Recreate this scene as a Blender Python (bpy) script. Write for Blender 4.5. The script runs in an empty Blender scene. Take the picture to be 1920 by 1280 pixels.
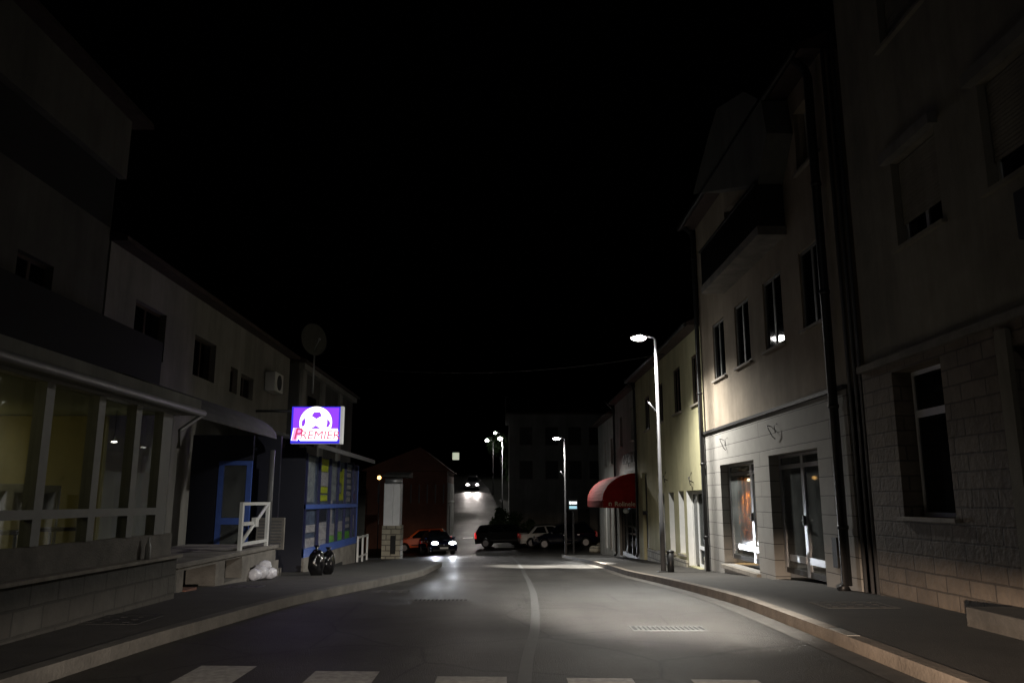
import bpy, bmesh, math, random
from mathutils import Vector, Matrix, Euler
random.seed(7)
S = bpy.context.scene
COL = S.collection
R = math.radians
CAMZ = 1.39
# ------------------------------------------------------------------ measuring
F = 1500.0; PITCH = math.atan(298 / 1500); YAW = R(0.565)
def ray(px, py):
    u = (px - 960) / F; v = (640 - py) / F
    y = math.cos(PITCH) - v * math.sin(PITCH); z = math.sin(PITCH) + v * math.cos(PITCH)
    return Vector((u * math.cos(YAW) + y * math.sin(YAW), -u * math.sin(YAW) + y * math.cos(YAW), z))
def onY(px, py, Y):
    d = ray(px, py); t = Y / d.y
    return d.x * t, d.z * t + CAMZ
def onX(px, py, X):
    d = ray(px, py); t = X / d.x
    return d.y * t, d.z * t + CAMZ
# ------------------------------------------------------------------ terrain height
HT = [(-40, .10), (-10, .03), (0, .01), (6.3, 0), (10.3, -.03), (12, -.06), (16.6, -.27), (22, -.56), (24.6, -.66), (31, -.93),
      (36, -1.17), (42.5, -1.48), (48, -1.68), (54, -1.82), (60, -1.80), (66, -1.45), (75, -.62), (85, .6), (107, 2.9), (125, 4.9), (150, 6.8), (240, 9)]
def hY(y):
    if y <= HT[0][0]: return HT[0][1]
    for i in range(len(HT) - 1):
        if HT[i][0] <= y <= HT[i + 1][0]:
            p1 = HT[i]; p2 = HT[i + 1]
            p0 = HT[i - 1] if i else p1; p3 = HT[i + 2] if i + 2 < len(HT) else p2
            d = p2[0] - p1[0]; t = (y - p1[0]) / d
            m1 = (p2[1] - p0[1]) / (p2[0] - p0[0]) * d; m2 = (p3[1] - p1[1]) / (p3[0] - p1[0]) * d
            return (2*t**3 - 3*t**2 + 1) * p1[1] + (t**3 - 2*t**2 + t) * m1 + (-2*t**3 + 3*t**2) * p2[1] + (t**3 - t**2) * m2
    return HT[-1][1]
def h(x, y):
    k = max(0, min(1, (y - 42) / 12)) * max(0, min(1, (85 - y) / 20))
    k = k * k * (3 - 2 * k)
    return hY(y) + .045 * k * max(-10, min(9, x))
# ------------------------------------------------------------------ materials
def mat(name, col, rough=.7, metal=0, noise=0, nscale=3, bump=0, bscale=40, spec=.5, col2=None, emit=None, estr=0, coat=0, streak=0):
    m = bpy.data.materials.new(name); m.use_nodes = True
    nt = m.node_tree; N = nt.nodes; L = nt.links
    b = N['Principled BSDF']
    b.inputs['Base Color'].default_value = (*col, 1); b.inputs['Roughness'].default_value = rough
    b.inputs['Metallic'].default_value = metal; b.inputs['Specular IOR Level'].default_value = spec
    if coat: b.inputs['Coat Weight'].default_value = coat; b.inputs['Coat Roughness'].default_value = .05
    if emit:
        b.inputs['Emission Color'].default_value = (*emit, 1); b.inputs['Emission Strength'].default_value = estr
    if noise or bump or col2:
        geo = N.new('ShaderNodeNewGeometry')
    if noise or col2:
        nz = N.new('ShaderNodeTexNoise'); nz.inputs['Scale'].default_value = nscale; nz.inputs['Detail'].default_value = 8
        nz.inputs['Roughness'].default_value = .65
        L.new(geo.outputs['Position'], nz.inputs['Vector'])
        r = N.new('ShaderNodeValToRGB')
        c2 = col2 or tuple(max(0, c * (1 - noise)) for c in col)
        c1 = col if col2 else tuple(min(1, c * (1 + noise)) for c in col)
        r.color_ramp.elements[0].position = .32; r.color_ramp.elements[1].position = .68
        r.color_ramp.elements[0].color = (*c2, 1); r.color_ramp.elements[1].color = (*c1, 1)
        L.new(nz.outputs['Fac'], r.inputs['Fac']); L.new(r.outputs['Color'], b.inputs['Base Color'])
    if streak:
        mp = N.new('ShaderNodeMapping'); mp.inputs['Scale'].default_value = (1.1, 1.1, .16); L.new(geo.outputs['Position'], mp.inputs['Vector'])
        n3 = N.new('ShaderNodeTexNoise'); n3.inputs['Scale'].default_value = 1; n3.inputs['Detail'].default_value = 7; n3.inputs['Roughness'].default_value = .7
        L.new(mp.outputs[0], n3.inputs['Vector'])
        r3 = N.new('ShaderNodeMapRange'); r3.inputs['From Min'].default_value = .35; r3.inputs['From Max'].default_value = .7; r3.inputs['To Min'].default_value = 1 - streak; r3.inputs['To Max'].default_value = 1.08
        L.new(n3.outputs['Fac'], r3.inputs['Value'])
        s3 = N.new('ShaderNodeVectorMath'); s3.operation = 'SCALE'; L.new(r.outputs['Color'], s3.inputs[0]); L.new(r3.outputs['Result'], s3.inputs['Scale'])
        L.new(s3.outputs[0], b.inputs['Base Color'])
    if bump:
        n2 = N.new('ShaderNodeTexNoise'); n2.inputs['Scale'].default_value = bscale; n2.inputs['Detail'].default_value = 6
        L.new(geo.outputs['Position'], n2.inputs['Vector'])
        bp = N.new('ShaderNodeBump'); bp.inputs['Strength'].default_value = bump; bp.inputs['Distance'].default_value = .02
        L.new(n2.outputs['Fac'], bp.inputs['Height']); L.new(bp.outputs['Normal'], b.inputs['Normal'])
    return m
def brickmat(name, c1, c2, mortar, bw, bh, msize=.012, rough=.8, bumpn=.3, off=.5, bstr=.6, bscale=12, nz_amt=.35, zoff=0):
    m = bpy.data.materials.new(name); m.use_nodes = True
    nt = m.node_tree; N = nt.nodes; L = nt.links; b = N['Principled BSDF']
    b.inputs['Roughness'].default_value = rough
    geo = N.new('ShaderNodeNewGeometry'); sp = N.new('ShaderNodeSeparateXYZ'); cb = N.new('ShaderNodeCombineXYZ')
    ad = N.new('ShaderNodeMath'); ad.operation = 'ADD'; az = N.new('ShaderNodeMath'); az.operation = 'ADD'; az.inputs[1].default_value = 20 + zoff
    L.new(geo.outputs['Position'], sp.inputs[0]); L.new(sp.outputs['X'], ad.inputs[0]); L.new(sp.outputs['Y'], ad.inputs[1])
    L.new(sp.outputs['Z'], az.inputs[0]); L.new(ad.outputs[0], cb.inputs['X']); L.new(az.outputs[0], cb.inputs['Y'])
    # slightly wobbling joints
    wn = N.new('ShaderNodeTexNoise'); wn.inputs['Scale'].default_value = 2.5
    L.new(geo.outputs['Position'], wn.inputs['Vector'])
    vm = N.new('ShaderNodeVectorMath'); vm.operation = 'MULTIPLY_ADD'; vm.inputs[1].default_value = (.02, .02, 0)
    L.new(wn.outputs['Color'], vm.inputs[0]); L.new(cb.outputs[0], vm.inputs[2])
    br = N.new('ShaderNodeTexBrick'); br.inputs['Scale'].default_value = 1
    br.inputs['Brick Width'].default_value = bw; br.inputs['Row Height'].default_value = bh
    br.inputs['Mortar Size'].default_value = msize; br.inputs['Mortar Smooth'].default_value = .25; br.offset = off
    br.inputs['Color1'].default_value = (*c1, 1); br.inputs['Color2'].default_value = (*c2, 1); br.inputs['Mortar'].default_value = (*mortar, 1)
    L.new(vm.outputs[0], br.inputs['Vector'])
    nz = N.new('ShaderNodeTexNoise'); nz.inputs['Scale'].default_value = 4; nz.inputs['Detail'].default_value = 8
    L.new(geo.outputs['Position'], nz.inputs['Vector'])
    mr = N.new('ShaderNodeMapRange'); mr.inputs['To Min'].default_value = 1 - nz_amt; mr.inputs['To Max'].default_value = 1 + nz_amt
    L.new(nz.outputs['Fac'], mr.inputs['Value'])
    mx = N.new('ShaderNodeVectorMath'); mx.operation = 'SCALE'
    L.new(br.outputs['Color'], mx.inputs[0]); L.new(mr.outputs['Result'], mx.inputs['Scale']); L.new(mx.outputs[0], b.inputs['Base Color'])
    n2 = N.new('ShaderNodeTexNoise'); n2.inputs['Scale'].default_value = bscale; n2.inputs['Detail'].default_value = 6
    L.new(geo.outputs['Position'], n2.inputs['Vector'])
    ht = N.new('ShaderNodeMath'); ht.operation = 'MULTIPLY_ADD'; ht.inputs[1].default_value = -1.2
    sc = N.new('ShaderNodeMath'); sc.operation = 'MULTIPLY'; sc.inputs[1].default_value = bumpn
    L.new(n2.outputs['Fac'], sc.inputs[0]); L.new(br.outputs['Fac'], ht.inputs[0]); L.new(sc.outputs[0], ht.inputs[2])
    bp = N.new('ShaderNodeBump'); bp.inputs['Strength'].default_value = bstr; bp.inputs['Distance'].default_value = .03
    L.new(ht.outputs[0], bp.inputs['Height']); L.new(bp.outputs['Normal'], b.inputs['Normal'])
    return m
def emat(name, col, strength):
    m = bpy.data.materials.new(name); m.use_nodes = True
    N = m.node_tree.nodes; N.clear(); o = N.new('ShaderNodeOutputMaterial'); e = N.new('ShaderNodeEmission')
    e.inputs['Color'].default_value = (*col, 1); e.inputs['Strength'].default_value = strength
    m.node_tree.links.new(e.outputs[0], o.inputs[0]); return m
def glassmat(name, tint=(.9, .92, .92), rough=.02, ior=1.5, film=0, filmcol=(.3, .32, .31)):
    m = bpy.data.materials.new(name); m.use_nodes = True
    N = m.node_tree.nodes; L = m.node_tree.links; N.clear(); o = N.new('ShaderNodeOutputMaterial')
    t = N.new('ShaderNodeBsdfTransparent'); t.inputs[0].default_value = (*tint, 1)
    g = N.new('ShaderNodeBsdfGlossy'); g.inputs['Roughness'].default_value = rough
    lw = N.new('ShaderNodeLayerWeight'); lw.inputs['Blend'].default_value = .5
    pw = N.new('ShaderNodeMath'); pw.operation = 'POWER'; pw.inputs[1].default_value = 5; L.new(lw.outputs['Facing'], pw.inputs[0])
    fr = N.new('ShaderNodeMath'); fr.operation = 'MULTIPLY_ADD'; fr.inputs[1].default_value = .7; fr.inputs[2].default_value = ((ior - 1) / (ior + 1)) ** 2; L.new(pw.outputs[0], fr.inputs[0])
    mx = N.new('ShaderNodeMixShader'); L.new(fr.outputs[0], mx.inputs[0]); L.new(t.outputs[0], mx.inputs[1]); L.new(g.outputs[0], mx.inputs[2])
    if film:   # uneven grey layer painted on the pane in place of street reflections
        d = N.new('ShaderNodeBsdfDiffuse'); d.inputs[0].default_value = (*filmcol, 1)
        nz = N.new('ShaderNodeTexNoise'); nz.inputs['Scale'].default_value = 1.6; nz.inputs['Detail'].default_value = 5
        ge = N.new('ShaderNodeNewGeometry'); L.new(ge.outputs['Position'], nz.inputs['Vector'])
        mr = N.new('ShaderNodeMapRange'); mr.inputs['From Min'].default_value = .3; mr.inputs['From Max'].default_value = .7; mr.inputs['To Min'].default_value = film * .35; mr.inputs['To Max'].default_value = film * 1.5
        L.new(nz.outputs['Fac'], mr.inputs['Value'])
        m2 = N.new('ShaderNodeMixShader'); L.new(mr.outputs['Result'], m2.inputs[0]); L.new(mx.outputs[0], m2.inputs[1]); L.new(d.outputs[0], m2.inputs[2])
        L.new(m2.outputs[0], o.inputs[0]); return m
    L.new(mx.outputs[0], o.inputs[0]); return m
def asphaltmat(name, base, rough):
    m = mat(name, base, rough=rough, noise=.28, nscale=.9, bump=.5, bscale=90, spec=.16)
    nt = m.node_tree; N = nt.nodes; L = nt.links; b = N['Principled BSDF']
    # fine aggregate speckle on top of the broad patches
    geo = [n for n in N if n.type == 'NEW_GEOMETRY'][0]; ramp = [n for n in N if n.type == 'VALTORGB'][0]
    v = N.new('ShaderNodeTexNoise'); v.inputs['Scale'].default_value = 55; v.inputs['Detail'].default_value = 3
    L.new(geo.outputs['Position'], v.inputs['Vector'])
    mr = N.new('ShaderNodeMapRange'); mr.inputs['From Min'].default_value = .3; mr.inputs['From Max'].default_value = .7
    mr.inputs['To Min'].default_value = .7; mr.inputs['To Max'].default_value = 1.3
    L.new(v.outputs['Fac'], mr.inputs['Value'])
    sc = N.new('ShaderNodeVectorMath'); sc.operation = 'SCALE'; L.new(ramp.outputs['Color'], sc.inputs[0]); L.new(mr.outputs['Result'], sc.inputs['Scale'])
    # long wheel tracks and hairline cracks
    mp = N.new('ShaderNodeMapping'); mp.inputs['Scale'].default_value = (1.3, .07, 1); L.new(geo.outputs['Position'], mp.inputs['Vector'])
    tr = N.new('ShaderNodeTexNoise'); tr.inputs['Scale'].default_value = 1; tr.inputs['Detail'].default_value = 4; L.new(mp.outputs[0], tr.inputs['Vector'])
    t2 = N.new('ShaderNodeMapRange'); t2.inputs['From Min'].default_value = .3; t2.inputs['From Max'].default_value = .7; t2.inputs['To Min'].default_value = .72; t2.inputs['To Max'].default_value = 1.25
    L.new(tr.outputs['Fac'], t2.inputs['Value'])
    wv = N.new('ShaderNodeVectorMath'); wv.operation = 'MULTIPLY_ADD'; wv.inputs[1].default_value = (.5, .5, .5); L.new(tr.outputs['Color'], wv.inputs[0]); L.new(geo.outputs['Position'], wv.inputs[2])
    vo = N.new('ShaderNodeTexVoronoi'); vo.feature = 'DISTANCE_TO_EDGE'; vo.inputs['Scale'].default_value = .55; L.new(wv.outputs[0], vo.inputs['Vector'])
    cr = N.new('ShaderNodeMapRange'); cr.inputs['From Max'].default_value = .016; cr.inputs['To Min'].default_value = .45; cr.inputs['To Max'].default_value = 1; L.new(vo.outputs['Distance'], cr.inputs['Value'])
    mm = N.new('ShaderNodeMath'); mm.operation = 'MULTIPLY'; L.new(t2.outputs['Result'], mm.inputs[0]); L.new(cr.outputs['Result'], mm.inputs[1])
    s4 = N.new('ShaderNodeVectorMath'); s4.operation = 'SCALE'; L.new(sc.outputs[0], s4.inputs[0]); L.new(mm.outputs[0], s4.inputs['Scale'])
    L.new(s4.outputs[0], b.inputs['Base Color'])
    # tyre-polished tracks: roughness varies
    w = N.new('ShaderNodeTexNoise'); w.inputs['Scale'].default_value = .5; w.inputs['Detail'].default_value = 4
    L.new(geo.outputs['Position'], w.inputs['Vector'])
    m2 = N.new('ShaderNodeMapRange'); m2.inputs['To Min'].default_value = rough - .15; m2.inputs['To Max'].default_value = rough + .15
    L.new(w.outputs['Fac'], m2.inputs['Value']); L.new(m2.outputs['Result'], b.inputs['Roughness'])
    return m
M = dict(
    asphalt=asphaltmat('asphalt', (.044, .0415, .038), .52), pave=mat('pavement_asphalt', (.050, .046, .041), .8, noise=.25, nscale=1.5, bump=.4, bscale=70),
    kerb=mat('kerb_stone', (.30, .27, .23), .8, noise=.3, nscale=3, bump=.4, bscale=30), kerb3=mat('brown_kerb_stone', (.165, .14, .115), .85, noise=.35, nscale=2.2, bump=.4, bscale=30), kerb2=mat('dull_kerb_stone', (.105, .098, .088), .85, noise=.3, nscale=3, bump=.4, bscale=30), soil=mat('dark_soil', (.03, .032, .025), .95, noise=.4, nscale=.6),
    paint=mat('worn_road_paint', (.40, .39, .36), .6, col2=(.19, .185, .175), nscale=14, bump=.2, bscale=90),
    line=mat('worn_line_paint', (.062, .061, .058), .6, col2=(.042, .041, .039), nscale=9, bump=.2, bscale=90),
    plaster_r=mat('beige_plaster', (.30, .275, .22), .9, noise=.15, nscale=1.2, bump=.25, bscale=60, streak=.36),
    plaster_t=mat('tan_plaster', (.36, .30, .23), .9, noise=.18, nscale=1.0, bump=.3, bscale=70, streak=.28),
    plaster_y=mat('yellow_plaster', (.52, .49, .30), .9, noise=.10, nscale=1.2, bump=.2, bscale=60, streak=.28),
    plaster_g=mat('grey_plaster', (.30, .30, .28), .9, noise=.15, nscale=1.1, bump=.2, bscale=60, streak=.36),
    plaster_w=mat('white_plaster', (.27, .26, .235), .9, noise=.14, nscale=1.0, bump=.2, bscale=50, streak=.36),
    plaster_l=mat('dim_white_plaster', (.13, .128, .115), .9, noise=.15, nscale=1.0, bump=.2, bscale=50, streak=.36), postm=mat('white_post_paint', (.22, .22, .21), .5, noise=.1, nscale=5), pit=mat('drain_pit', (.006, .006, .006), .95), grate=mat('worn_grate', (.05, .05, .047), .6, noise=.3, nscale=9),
    plaster_d=mat('dark_plaster', (.10, .10, .095), .9, noise=.2, nscale=1.0, bump=.2, bscale=50, streak=.36),
    red_render=mat('reddish_render', (.16, .07, .045), .9, noise=.2, nscale=1.0),
    ashlar=brickmat('rough_ashlar', (.20, .165, .13), (.15, .122, .096), (.085, .07, .056), .5, .205, .013, bumpn=.8, bstr=.6, bscale=16, nz_amt=.45), darkstone=brickmat('dark_stone_plinth', (.085, .082, .075), (.07, .066, .06), (.05, .048, .044), .5, .24, .015, bumpn=.7, bstr=.5),
    slab=brickmat('stone_cladding', (.36, .345, .32), (.33, .318, .295), (.075, .07, .065), 7.5, .312, .008, bumpn=.15, bstr=.4, bscale=25, nz_amt=.15, zoff=.05),
    rubble=brickmat('pale_stone_blocks', (.42, .39, .31), (.30, .28, .22), (.14, .13, .11), .4, .22, .02, bumpn=.8, bstr=.8, nz_amt=.3),
    concrete=mat('concrete', (.20, .185, .165), .9, noise=.3, nscale=2.5, bump=.4, bscale=40),
    tile=mat('dark_roof_tiles', (.05, .035, .03), .9, noise=.3, nscale=4),
    black=mat('black_metal', (.012, .012, .013), .45, noise=.2), steel=mat('galvanised_steel', (.42, .43, .45), .42, metal=.7, noise=.12, nscale=6),
    polestl=mat('grey_painted_pole', (.10, .10, .105), .5, noise=.12, nscale=5),
    alu=mat('aluminium_frame', (.62, .63, .66), .28, metal=.85, noise=.06, nscale=5), white=mat('white_paint', (.70, .70, .68), .5, noise=.06, nscale=5),
    whitef=mat('white_window_frame', (.66, .66, .64), .4, noise=.05), blue=mat('blue_paint', (.06, .12, .42), .45, noise=.15, nscale=5),
    dblack=mat('dark_navy_wall', (.004, .005, .016), .6), dblue=mat('deep_blue_panel', (.009, .012, .07), .5, noise=.15, nscale=4), greyw=mat('grey_metal_sheet', (.78, .79, .81), .45, metal=.2, noise=.08, nscale=3),
    dglass=mat('dark_window_glass', (.006, .007, .008), .05, spec=.6), brown=mat('brown_frame', (.05, .03, .02), .5),
    glass=glassmat('clear_glass'), dimglass=glassmat('tinted_glass', (.62, .63, .64), .025, 1.7, .22), shopglass=glassmat('shop_glass', (.95, .96, .97), .03),
    red=mat('red_awning_fabric', (.30, .016, .014), .9, noise=.18, nscale=3, bump=.3, bscale=25, spec=.12), cream=mat('cream_lettering', (.66, .56, .42), .7),
    darktxt=mat('dark_lettering', (.02, .02, .018), .7), trash=mat('black_bin_liner', (.004, .004, .005), .13, bump=.6, bscale=14, spec=.8),
    trashw=mat('white_plastic_bag', (.62, .62, .68), .35, bump=.5, bscale=16), leaf=mat('leaves', (.05, .09, .035), .6, noise=.5, nscale=3), bark=mat('bark', (.06, .045, .035), .95, noise=.3, nscale=6),
    olive=mat('ochre_wall_paint', (.34, .30, .13), .9, noise=.1), ceil=mat('ceiling_board', (.30, .31, .20), .9), iron=mat('cast_iron', (.035, .034, .033), .55, bump=.4, bscale=60),
    rubber=mat('tyre_rubber', (.012, .012, .012), .85), rim=mat('alloy_rim', (.20, .20, .21), .4, metal=.3), plate=mat('number_plate', (.75, .75, .72), .5),
    cnavy=mat('navy_car_paint', (.004, .006, .018), .06, spec=.35), cblack=mat('black_car_paint', (.008, .008, .009), .28, coat=.9), csilver=mat('silver_car_paint', (.60, .60, .57), .3),
    corange=mat('red_orange_car_paint', (.75, .12, .02), .3), cpale=mat('pale_grey_car_paint', (.24, .23, .25), .35, metal=.3, coat=.7), cgrey=mat('grey_car_paint', (.014, .015, .016), .07, spec=.4),
    plastic=mat('black_plastic', (.014, .014, .015), .6), tail=mat('tail_lamp_red', (.30, .012, .012), .25, emit=(1, .04, .03), estr=.06),
    tailon=mat('lit_tail_lamp', (.4, .02, .02), .25, emit=(1, .03, .03), estr=1.2), hoff=mat('headlamp_lens', (.5, .5, .5), .1, metal=.4), amberlens=mat('amber_indicator_lens', (.6, .22, .03), .2),
    lampE=emat('lamp_led', (1, .98, .94), 60), lampE2=emat('far_lamp_led', (1, .97, .92), 45), headE=emat('headlamp_beam', (.92, .95, 1), 45), headE2=emat('far_headlamp_beam', (1, .93, .88), 30),
    amberE=emat('amber_bulb', (1, .55, .16), 5), bulbE=emat('small_bulb', (1, .95, .82), 6), downE=emat('warm_downlight', (1, .82, .5), 14),
    violet=emat('lit_violet_panel', (.34, .065, 1), 1.0), violetedge=emat('lit_blue_panel', (.055, .04, .9), .9), whiteE=emat('lit_white_panel', (1, 1, .99), 2.0), redE=emat('lit_red_letter', (.78, .07, .22), 1.0), pinkE=emat('lit_pink_letter', (1, .42, .85), 1.1),
    panelE=emat('lit_sign_text', (.9, .98, 1), 1.6), panelE2=emat('lit_sign_cyan', (.45, .8, .92), .9), cap=mat('sign_side', (.62, .62, .60), .4, emit=(1, 1, 1), estr=.22),
    pitch=mat('poster_green', (.22, .62, .10), .5, noise=.3, nscale=6), lime=mat('poster_lime', (.70, .78, .05), .5, noise=.25, nscale=9), postw=mat('poster_white', (.85, .82, .82), .5, col2=(.4, .37, .42), nscale=12),
    postb=mat('poster_blue_grey', (.24, .30, .42), .5, col2=(.08, .11, .2), nscale=5), postd=mat('poster_dark', (.03, .035, .05), .5, noise=.4, nscale=9), postg=mat('poster_grey', (.58, .64, .64), .5, col2=(.2, .22, .27), nscale=7), postr=mat('poster_red', (.45, .04, .04), .5), curtain=mat('orange_curtain', (.75, .26, .03), .8, noise=.1, nscale=8),
    dark_fill=mat('dark_interior', (.02, .02, .02), .9), greysheet=mat('interior_grey', (.20, .21, .22), .8, noise=.15, nscale=2), pink=mat('reddish_block', (.22, .11, .08), .9, noise=.2, nscale=5), dirt=mat('pale_dirt', (.20, .19, .17), .9, noise=.3, nscale=7),  # dark_interior: near-black colour that also stands for shade in openings
)
# ------------------------------------------------------------------ mesh builder
class MB:
    def __init__(s): s.bm = bmesh.new()
    def quad(s, *p):
        return s.bm.faces.new([s.bm.verts.new(q) for q in p])
    poly = quad
    def box(s, x0, x1, y0, y1, z0, z1, bev=0):
        v = [s.bm.verts.new((x, y, z)) for x in (x0, x1) for y in (y0, y1) for z in (z0, z1)]
        fs = [s.bm.faces.new([v[i] for i in q]) for q in ((0, 1, 3, 2), (4, 6, 7, 5), (0, 4, 5, 1), (2, 3, 7, 6), (0, 2, 6, 4), (1, 5, 7, 3))]
        if bev:
            es = list({e for f in fs for e in f.edges})
            bmesh.ops.bevel(s.bm, geom=es, offset=bev, segments=2, affect='EDGES', profile=.6)
        return s
    def hexa(s, b, t):
        vb = [s.bm.verts.new(p) for p in b]; vt = [s.bm.verts.new(p) for p in t]; n = len(b)
        s.bm.faces.new(vb[::-1]); s.bm.faces.new(vt)
        for i in range(n): s.bm.faces.new((vb[i], vb[(i + 1) % n], vt[(i + 1) % n], vt[i]))
        return s
    def prism(s, pts, axis, a, b):
        def mk(u, v, w): return {'x': (w, u, v), 'y': (u, w, v), 'z': (u, v, w)}[axis]
        return s.hexa([mk(u, v, a) for u, v in pts], [mk(u, v, b) for u, v in pts])
    def tube(s, path, r, n=10, cap=True):
        path = [Vector(p) for p in path]; rs = r if isinstance(r, (list, tuple)) else [r] * len(path)
        rings = []
        for i, p in enumerate(path):
            d = (path[min(i + 1, len(path) - 1)] - path[max(i - 1, 0)]).normalized()
            a = Vector((0, 0, 1)) if abs(d.z) < .9 else Vector((1, 0, 0))
            u = d.cross(a).normalized(); w = d.cross(u)
            rings.append([s.bm.verts.new(p + (u * math.cos(k * math.tau / n) + w * math.sin(k * math.tau / n)) * rs[i]) for k in range(n)])
        for i in range(len(rings) - 1):
            for k in range(n):
                f = s.bm.faces.new((rings[i][k], rings[i][(k + 1) % n], rings[i + 1][(k + 1) % n], rings[i + 1][k])); f.smooth = True
        if cap: s.bm.faces.new(rings[0][::-1]); s.bm.faces.new(rings[-1])
        return s
    def lathe(s, prof, c=(0, 0, 0), axis='z', n=24):
        rings = []
        for r, hh in prof:
            ring = []
            for k in range(n):
                a = k * math.tau / n; u, v = r * math.cos(a), r * math.sin(a)
                q = {'z': (u, v, hh), 'y': (u, hh, v), 'x': (hh, u, v)}[axis]
                ring.append(s.bm.verts.new(Vector(q) + Vector(c)))
            rings.append(ring)
        for i in range(len(rings) - 1):
            for k in range(n):
                f = s.bm.faces.new((rings[i][k], rings[i][(k + 1) % n], rings[i + 1][(k + 1) % n], rings[i + 1][k])); f.smooth = True
        s.bm.faces.new(rings[0][::-1]); s.bm.faces.new(rings[-1])
        return s
    def ball(s, c, r, sub=3, jit=0, seed=0):
        rnd = random.Random(seed)
        g = bmesh.ops.create_icosphere(s.bm, subdivisions=sub, radius=1)
        rx, ry, rz = r if isinstance(r, (tuple, list)) else (r, r, r)
        ph = [rnd.uniform(0, 6) for _ in range(6)]
        for v in g['verts']:
            q = v.co.copy()
            k = 1 + jit * (math.sin(3 * q.x + ph[0]) * math.sin(4 * q.y + ph[1]) + .6 * math.sin(7 * q.z + ph[2]) * math.sin(6 * q.x + ph[3]) + .4 * math.sin(11 * q.y + ph[4] + 5 * q.z))
            v.co = Vector((c[0] + q.x * rx * k, c[1] + q.y * ry * k, c[2] + q.z * rz * k))
            for f in v.link_faces: f.smooth = True
        return s
    def mesh(s, me, mtx):
        n0 = len(s.bm.verts); s.bm.from_mesh(me); s.bm.verts.ensure_lookup_table()
        for v in s.bm.verts[n0:]: v.co = mtx @ v.co
        return s
    def build(s, name, m, parent=None, bevel=0, recalc=True):
        if recalc: bmesh.ops.recalc_face_normals(s.bm, faces=s.bm.faces)
        root = parent
        while root is not None and root.parent is not None: root = root.parent
        off = root.location.copy() if root is not None else Vector((0, 0, 0))
        if root is not None and root.get('_local'): off = Vector((0, 0, 0))
        if root is None:
            # origin at the base of the mesh
            xs = [v.co for v in s.bm.verts]
            off = Vector(((min(p.x for p in xs) + max(p.x for p in xs)) / 2, (min(p.y for p in xs) + max(p.y for p in xs)) / 2, min(p.z for p in xs)))
        bmesh.ops.translate(s.bm, verts=s.bm.verts, vec=-off)
        me = bpy.data.meshes.new(name); s.bm.to_mesh(me); s.bm.free()
        o = bpy.data.objects.new(name, me); COL.objects.link(o)
        me.materials.append(M[m] if isinstance(m, str) else m)
        if parent is not None: o.parent = parent
        else: o.location = off
        if bevel:
            md = o.modifiers.new('bevel', 'BEVEL'); md.width = bevel; md.segments = 2; md.limit_method = 'ANGLE'
        return o
def textmesh(body, size, extrude=.004, shear=0, align='CENTER', bold=0):
    c = bpy.data.curves.new('txt', 'FONT'); c.body = body; c.size = size; c.extrude = extrude; c.shear = shear
    c.align_x = align; c.align_y = 'CENTER'; c.offset = bold; c.resolution_u = 3
    o = bpy.data.objects.new('txt', c); COL.objects.link(o); bpy.context.view_layer.update()
    me = bpy.data.meshes.new_from_object(o.evaluated_get(bpy.context.evaluated_depsgraph_get()))
    bpy.data.objects.remove(o); bpy.data.curves.remove(c); return me
def T_front(x, y, z):   # text facing -Y
    return Matrix(((1, 0, 0, x), (0, 0, -1, y), (0, 1, 0, z), (0, 0, 0, 1)))
def T_west(x, y, z):    # text facing -X (on the right-hand houses)
    return Matrix(((0, 0, -1, x), (-1, 0, 0, y), (0, 1, 0, z), (0, 0, 0, 1)))
def T_east(x, y, z):    # text facing +X
    return Matrix(((0, 0, 1, x), (1, 0, 0, y), (0, 1, 0, z), (0, 0, 0, 1)))
def tag(o, label, cat, group=None, kind=None):
    if label: o['label'] = label
    if cat: o['category'] = cat
    if group: o['group'] = group
    if kind: o['kind'] = kind
    return o
def thing(name, label, cat, loc=(0, 0, 0), group=None):
    o = bpy.data.objects.new(name, None); COL.objects.link(o); o.location = loc; o.empty_display_size = .2
    return tag(o, label, cat, group)
def structure(name, mb, m, label=None):
    o = mb.build(name, m); o['kind'] = 'structure'; o['label'] = label or name.replace('_', ' ') + ' of the street'; o['category'] = name.split('_')[-1]; return o
def light(name, kind, parent, loc, power, col=(1, 1, 1), target=None, size=.1, angle=120, blend=.6, flat=None):
    l = bpy.data.lights.new(name, kind); l.energy = power; l.color = col
    if kind == 'SPOT': l.spot_size = R(angle); l.spot_blend = blend; l.shadow_soft_size = size
    if kind == 'POINT': l.shadow_soft_size = size
    if kind == 'AREA': l.shape = 'DISK'; l.size = size
    o = bpy.data.objects.new(name, l); COL.objects.link(o)
    off = parent.location if parent is not None and not parent.get('_local') else Vector((0, 0, 0))
    o.location = Vector(loc) - off
    if target is not None:
        o.rotation_euler = (Vector(target) - Vector(loc)).to_track_quat('-Z', 'Y').to_euler()
    if flat: o.scale = (1, flat, 1)
    if parent is not None: o.parent = parent
    return o
def copy_tree(o, parent=None):
    c = o.copy(); COL.objects.link(c)
    if parent is not None: c.parent = parent
    for ch in list(o.children): copy_tree(ch, c)
    return c
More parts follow.
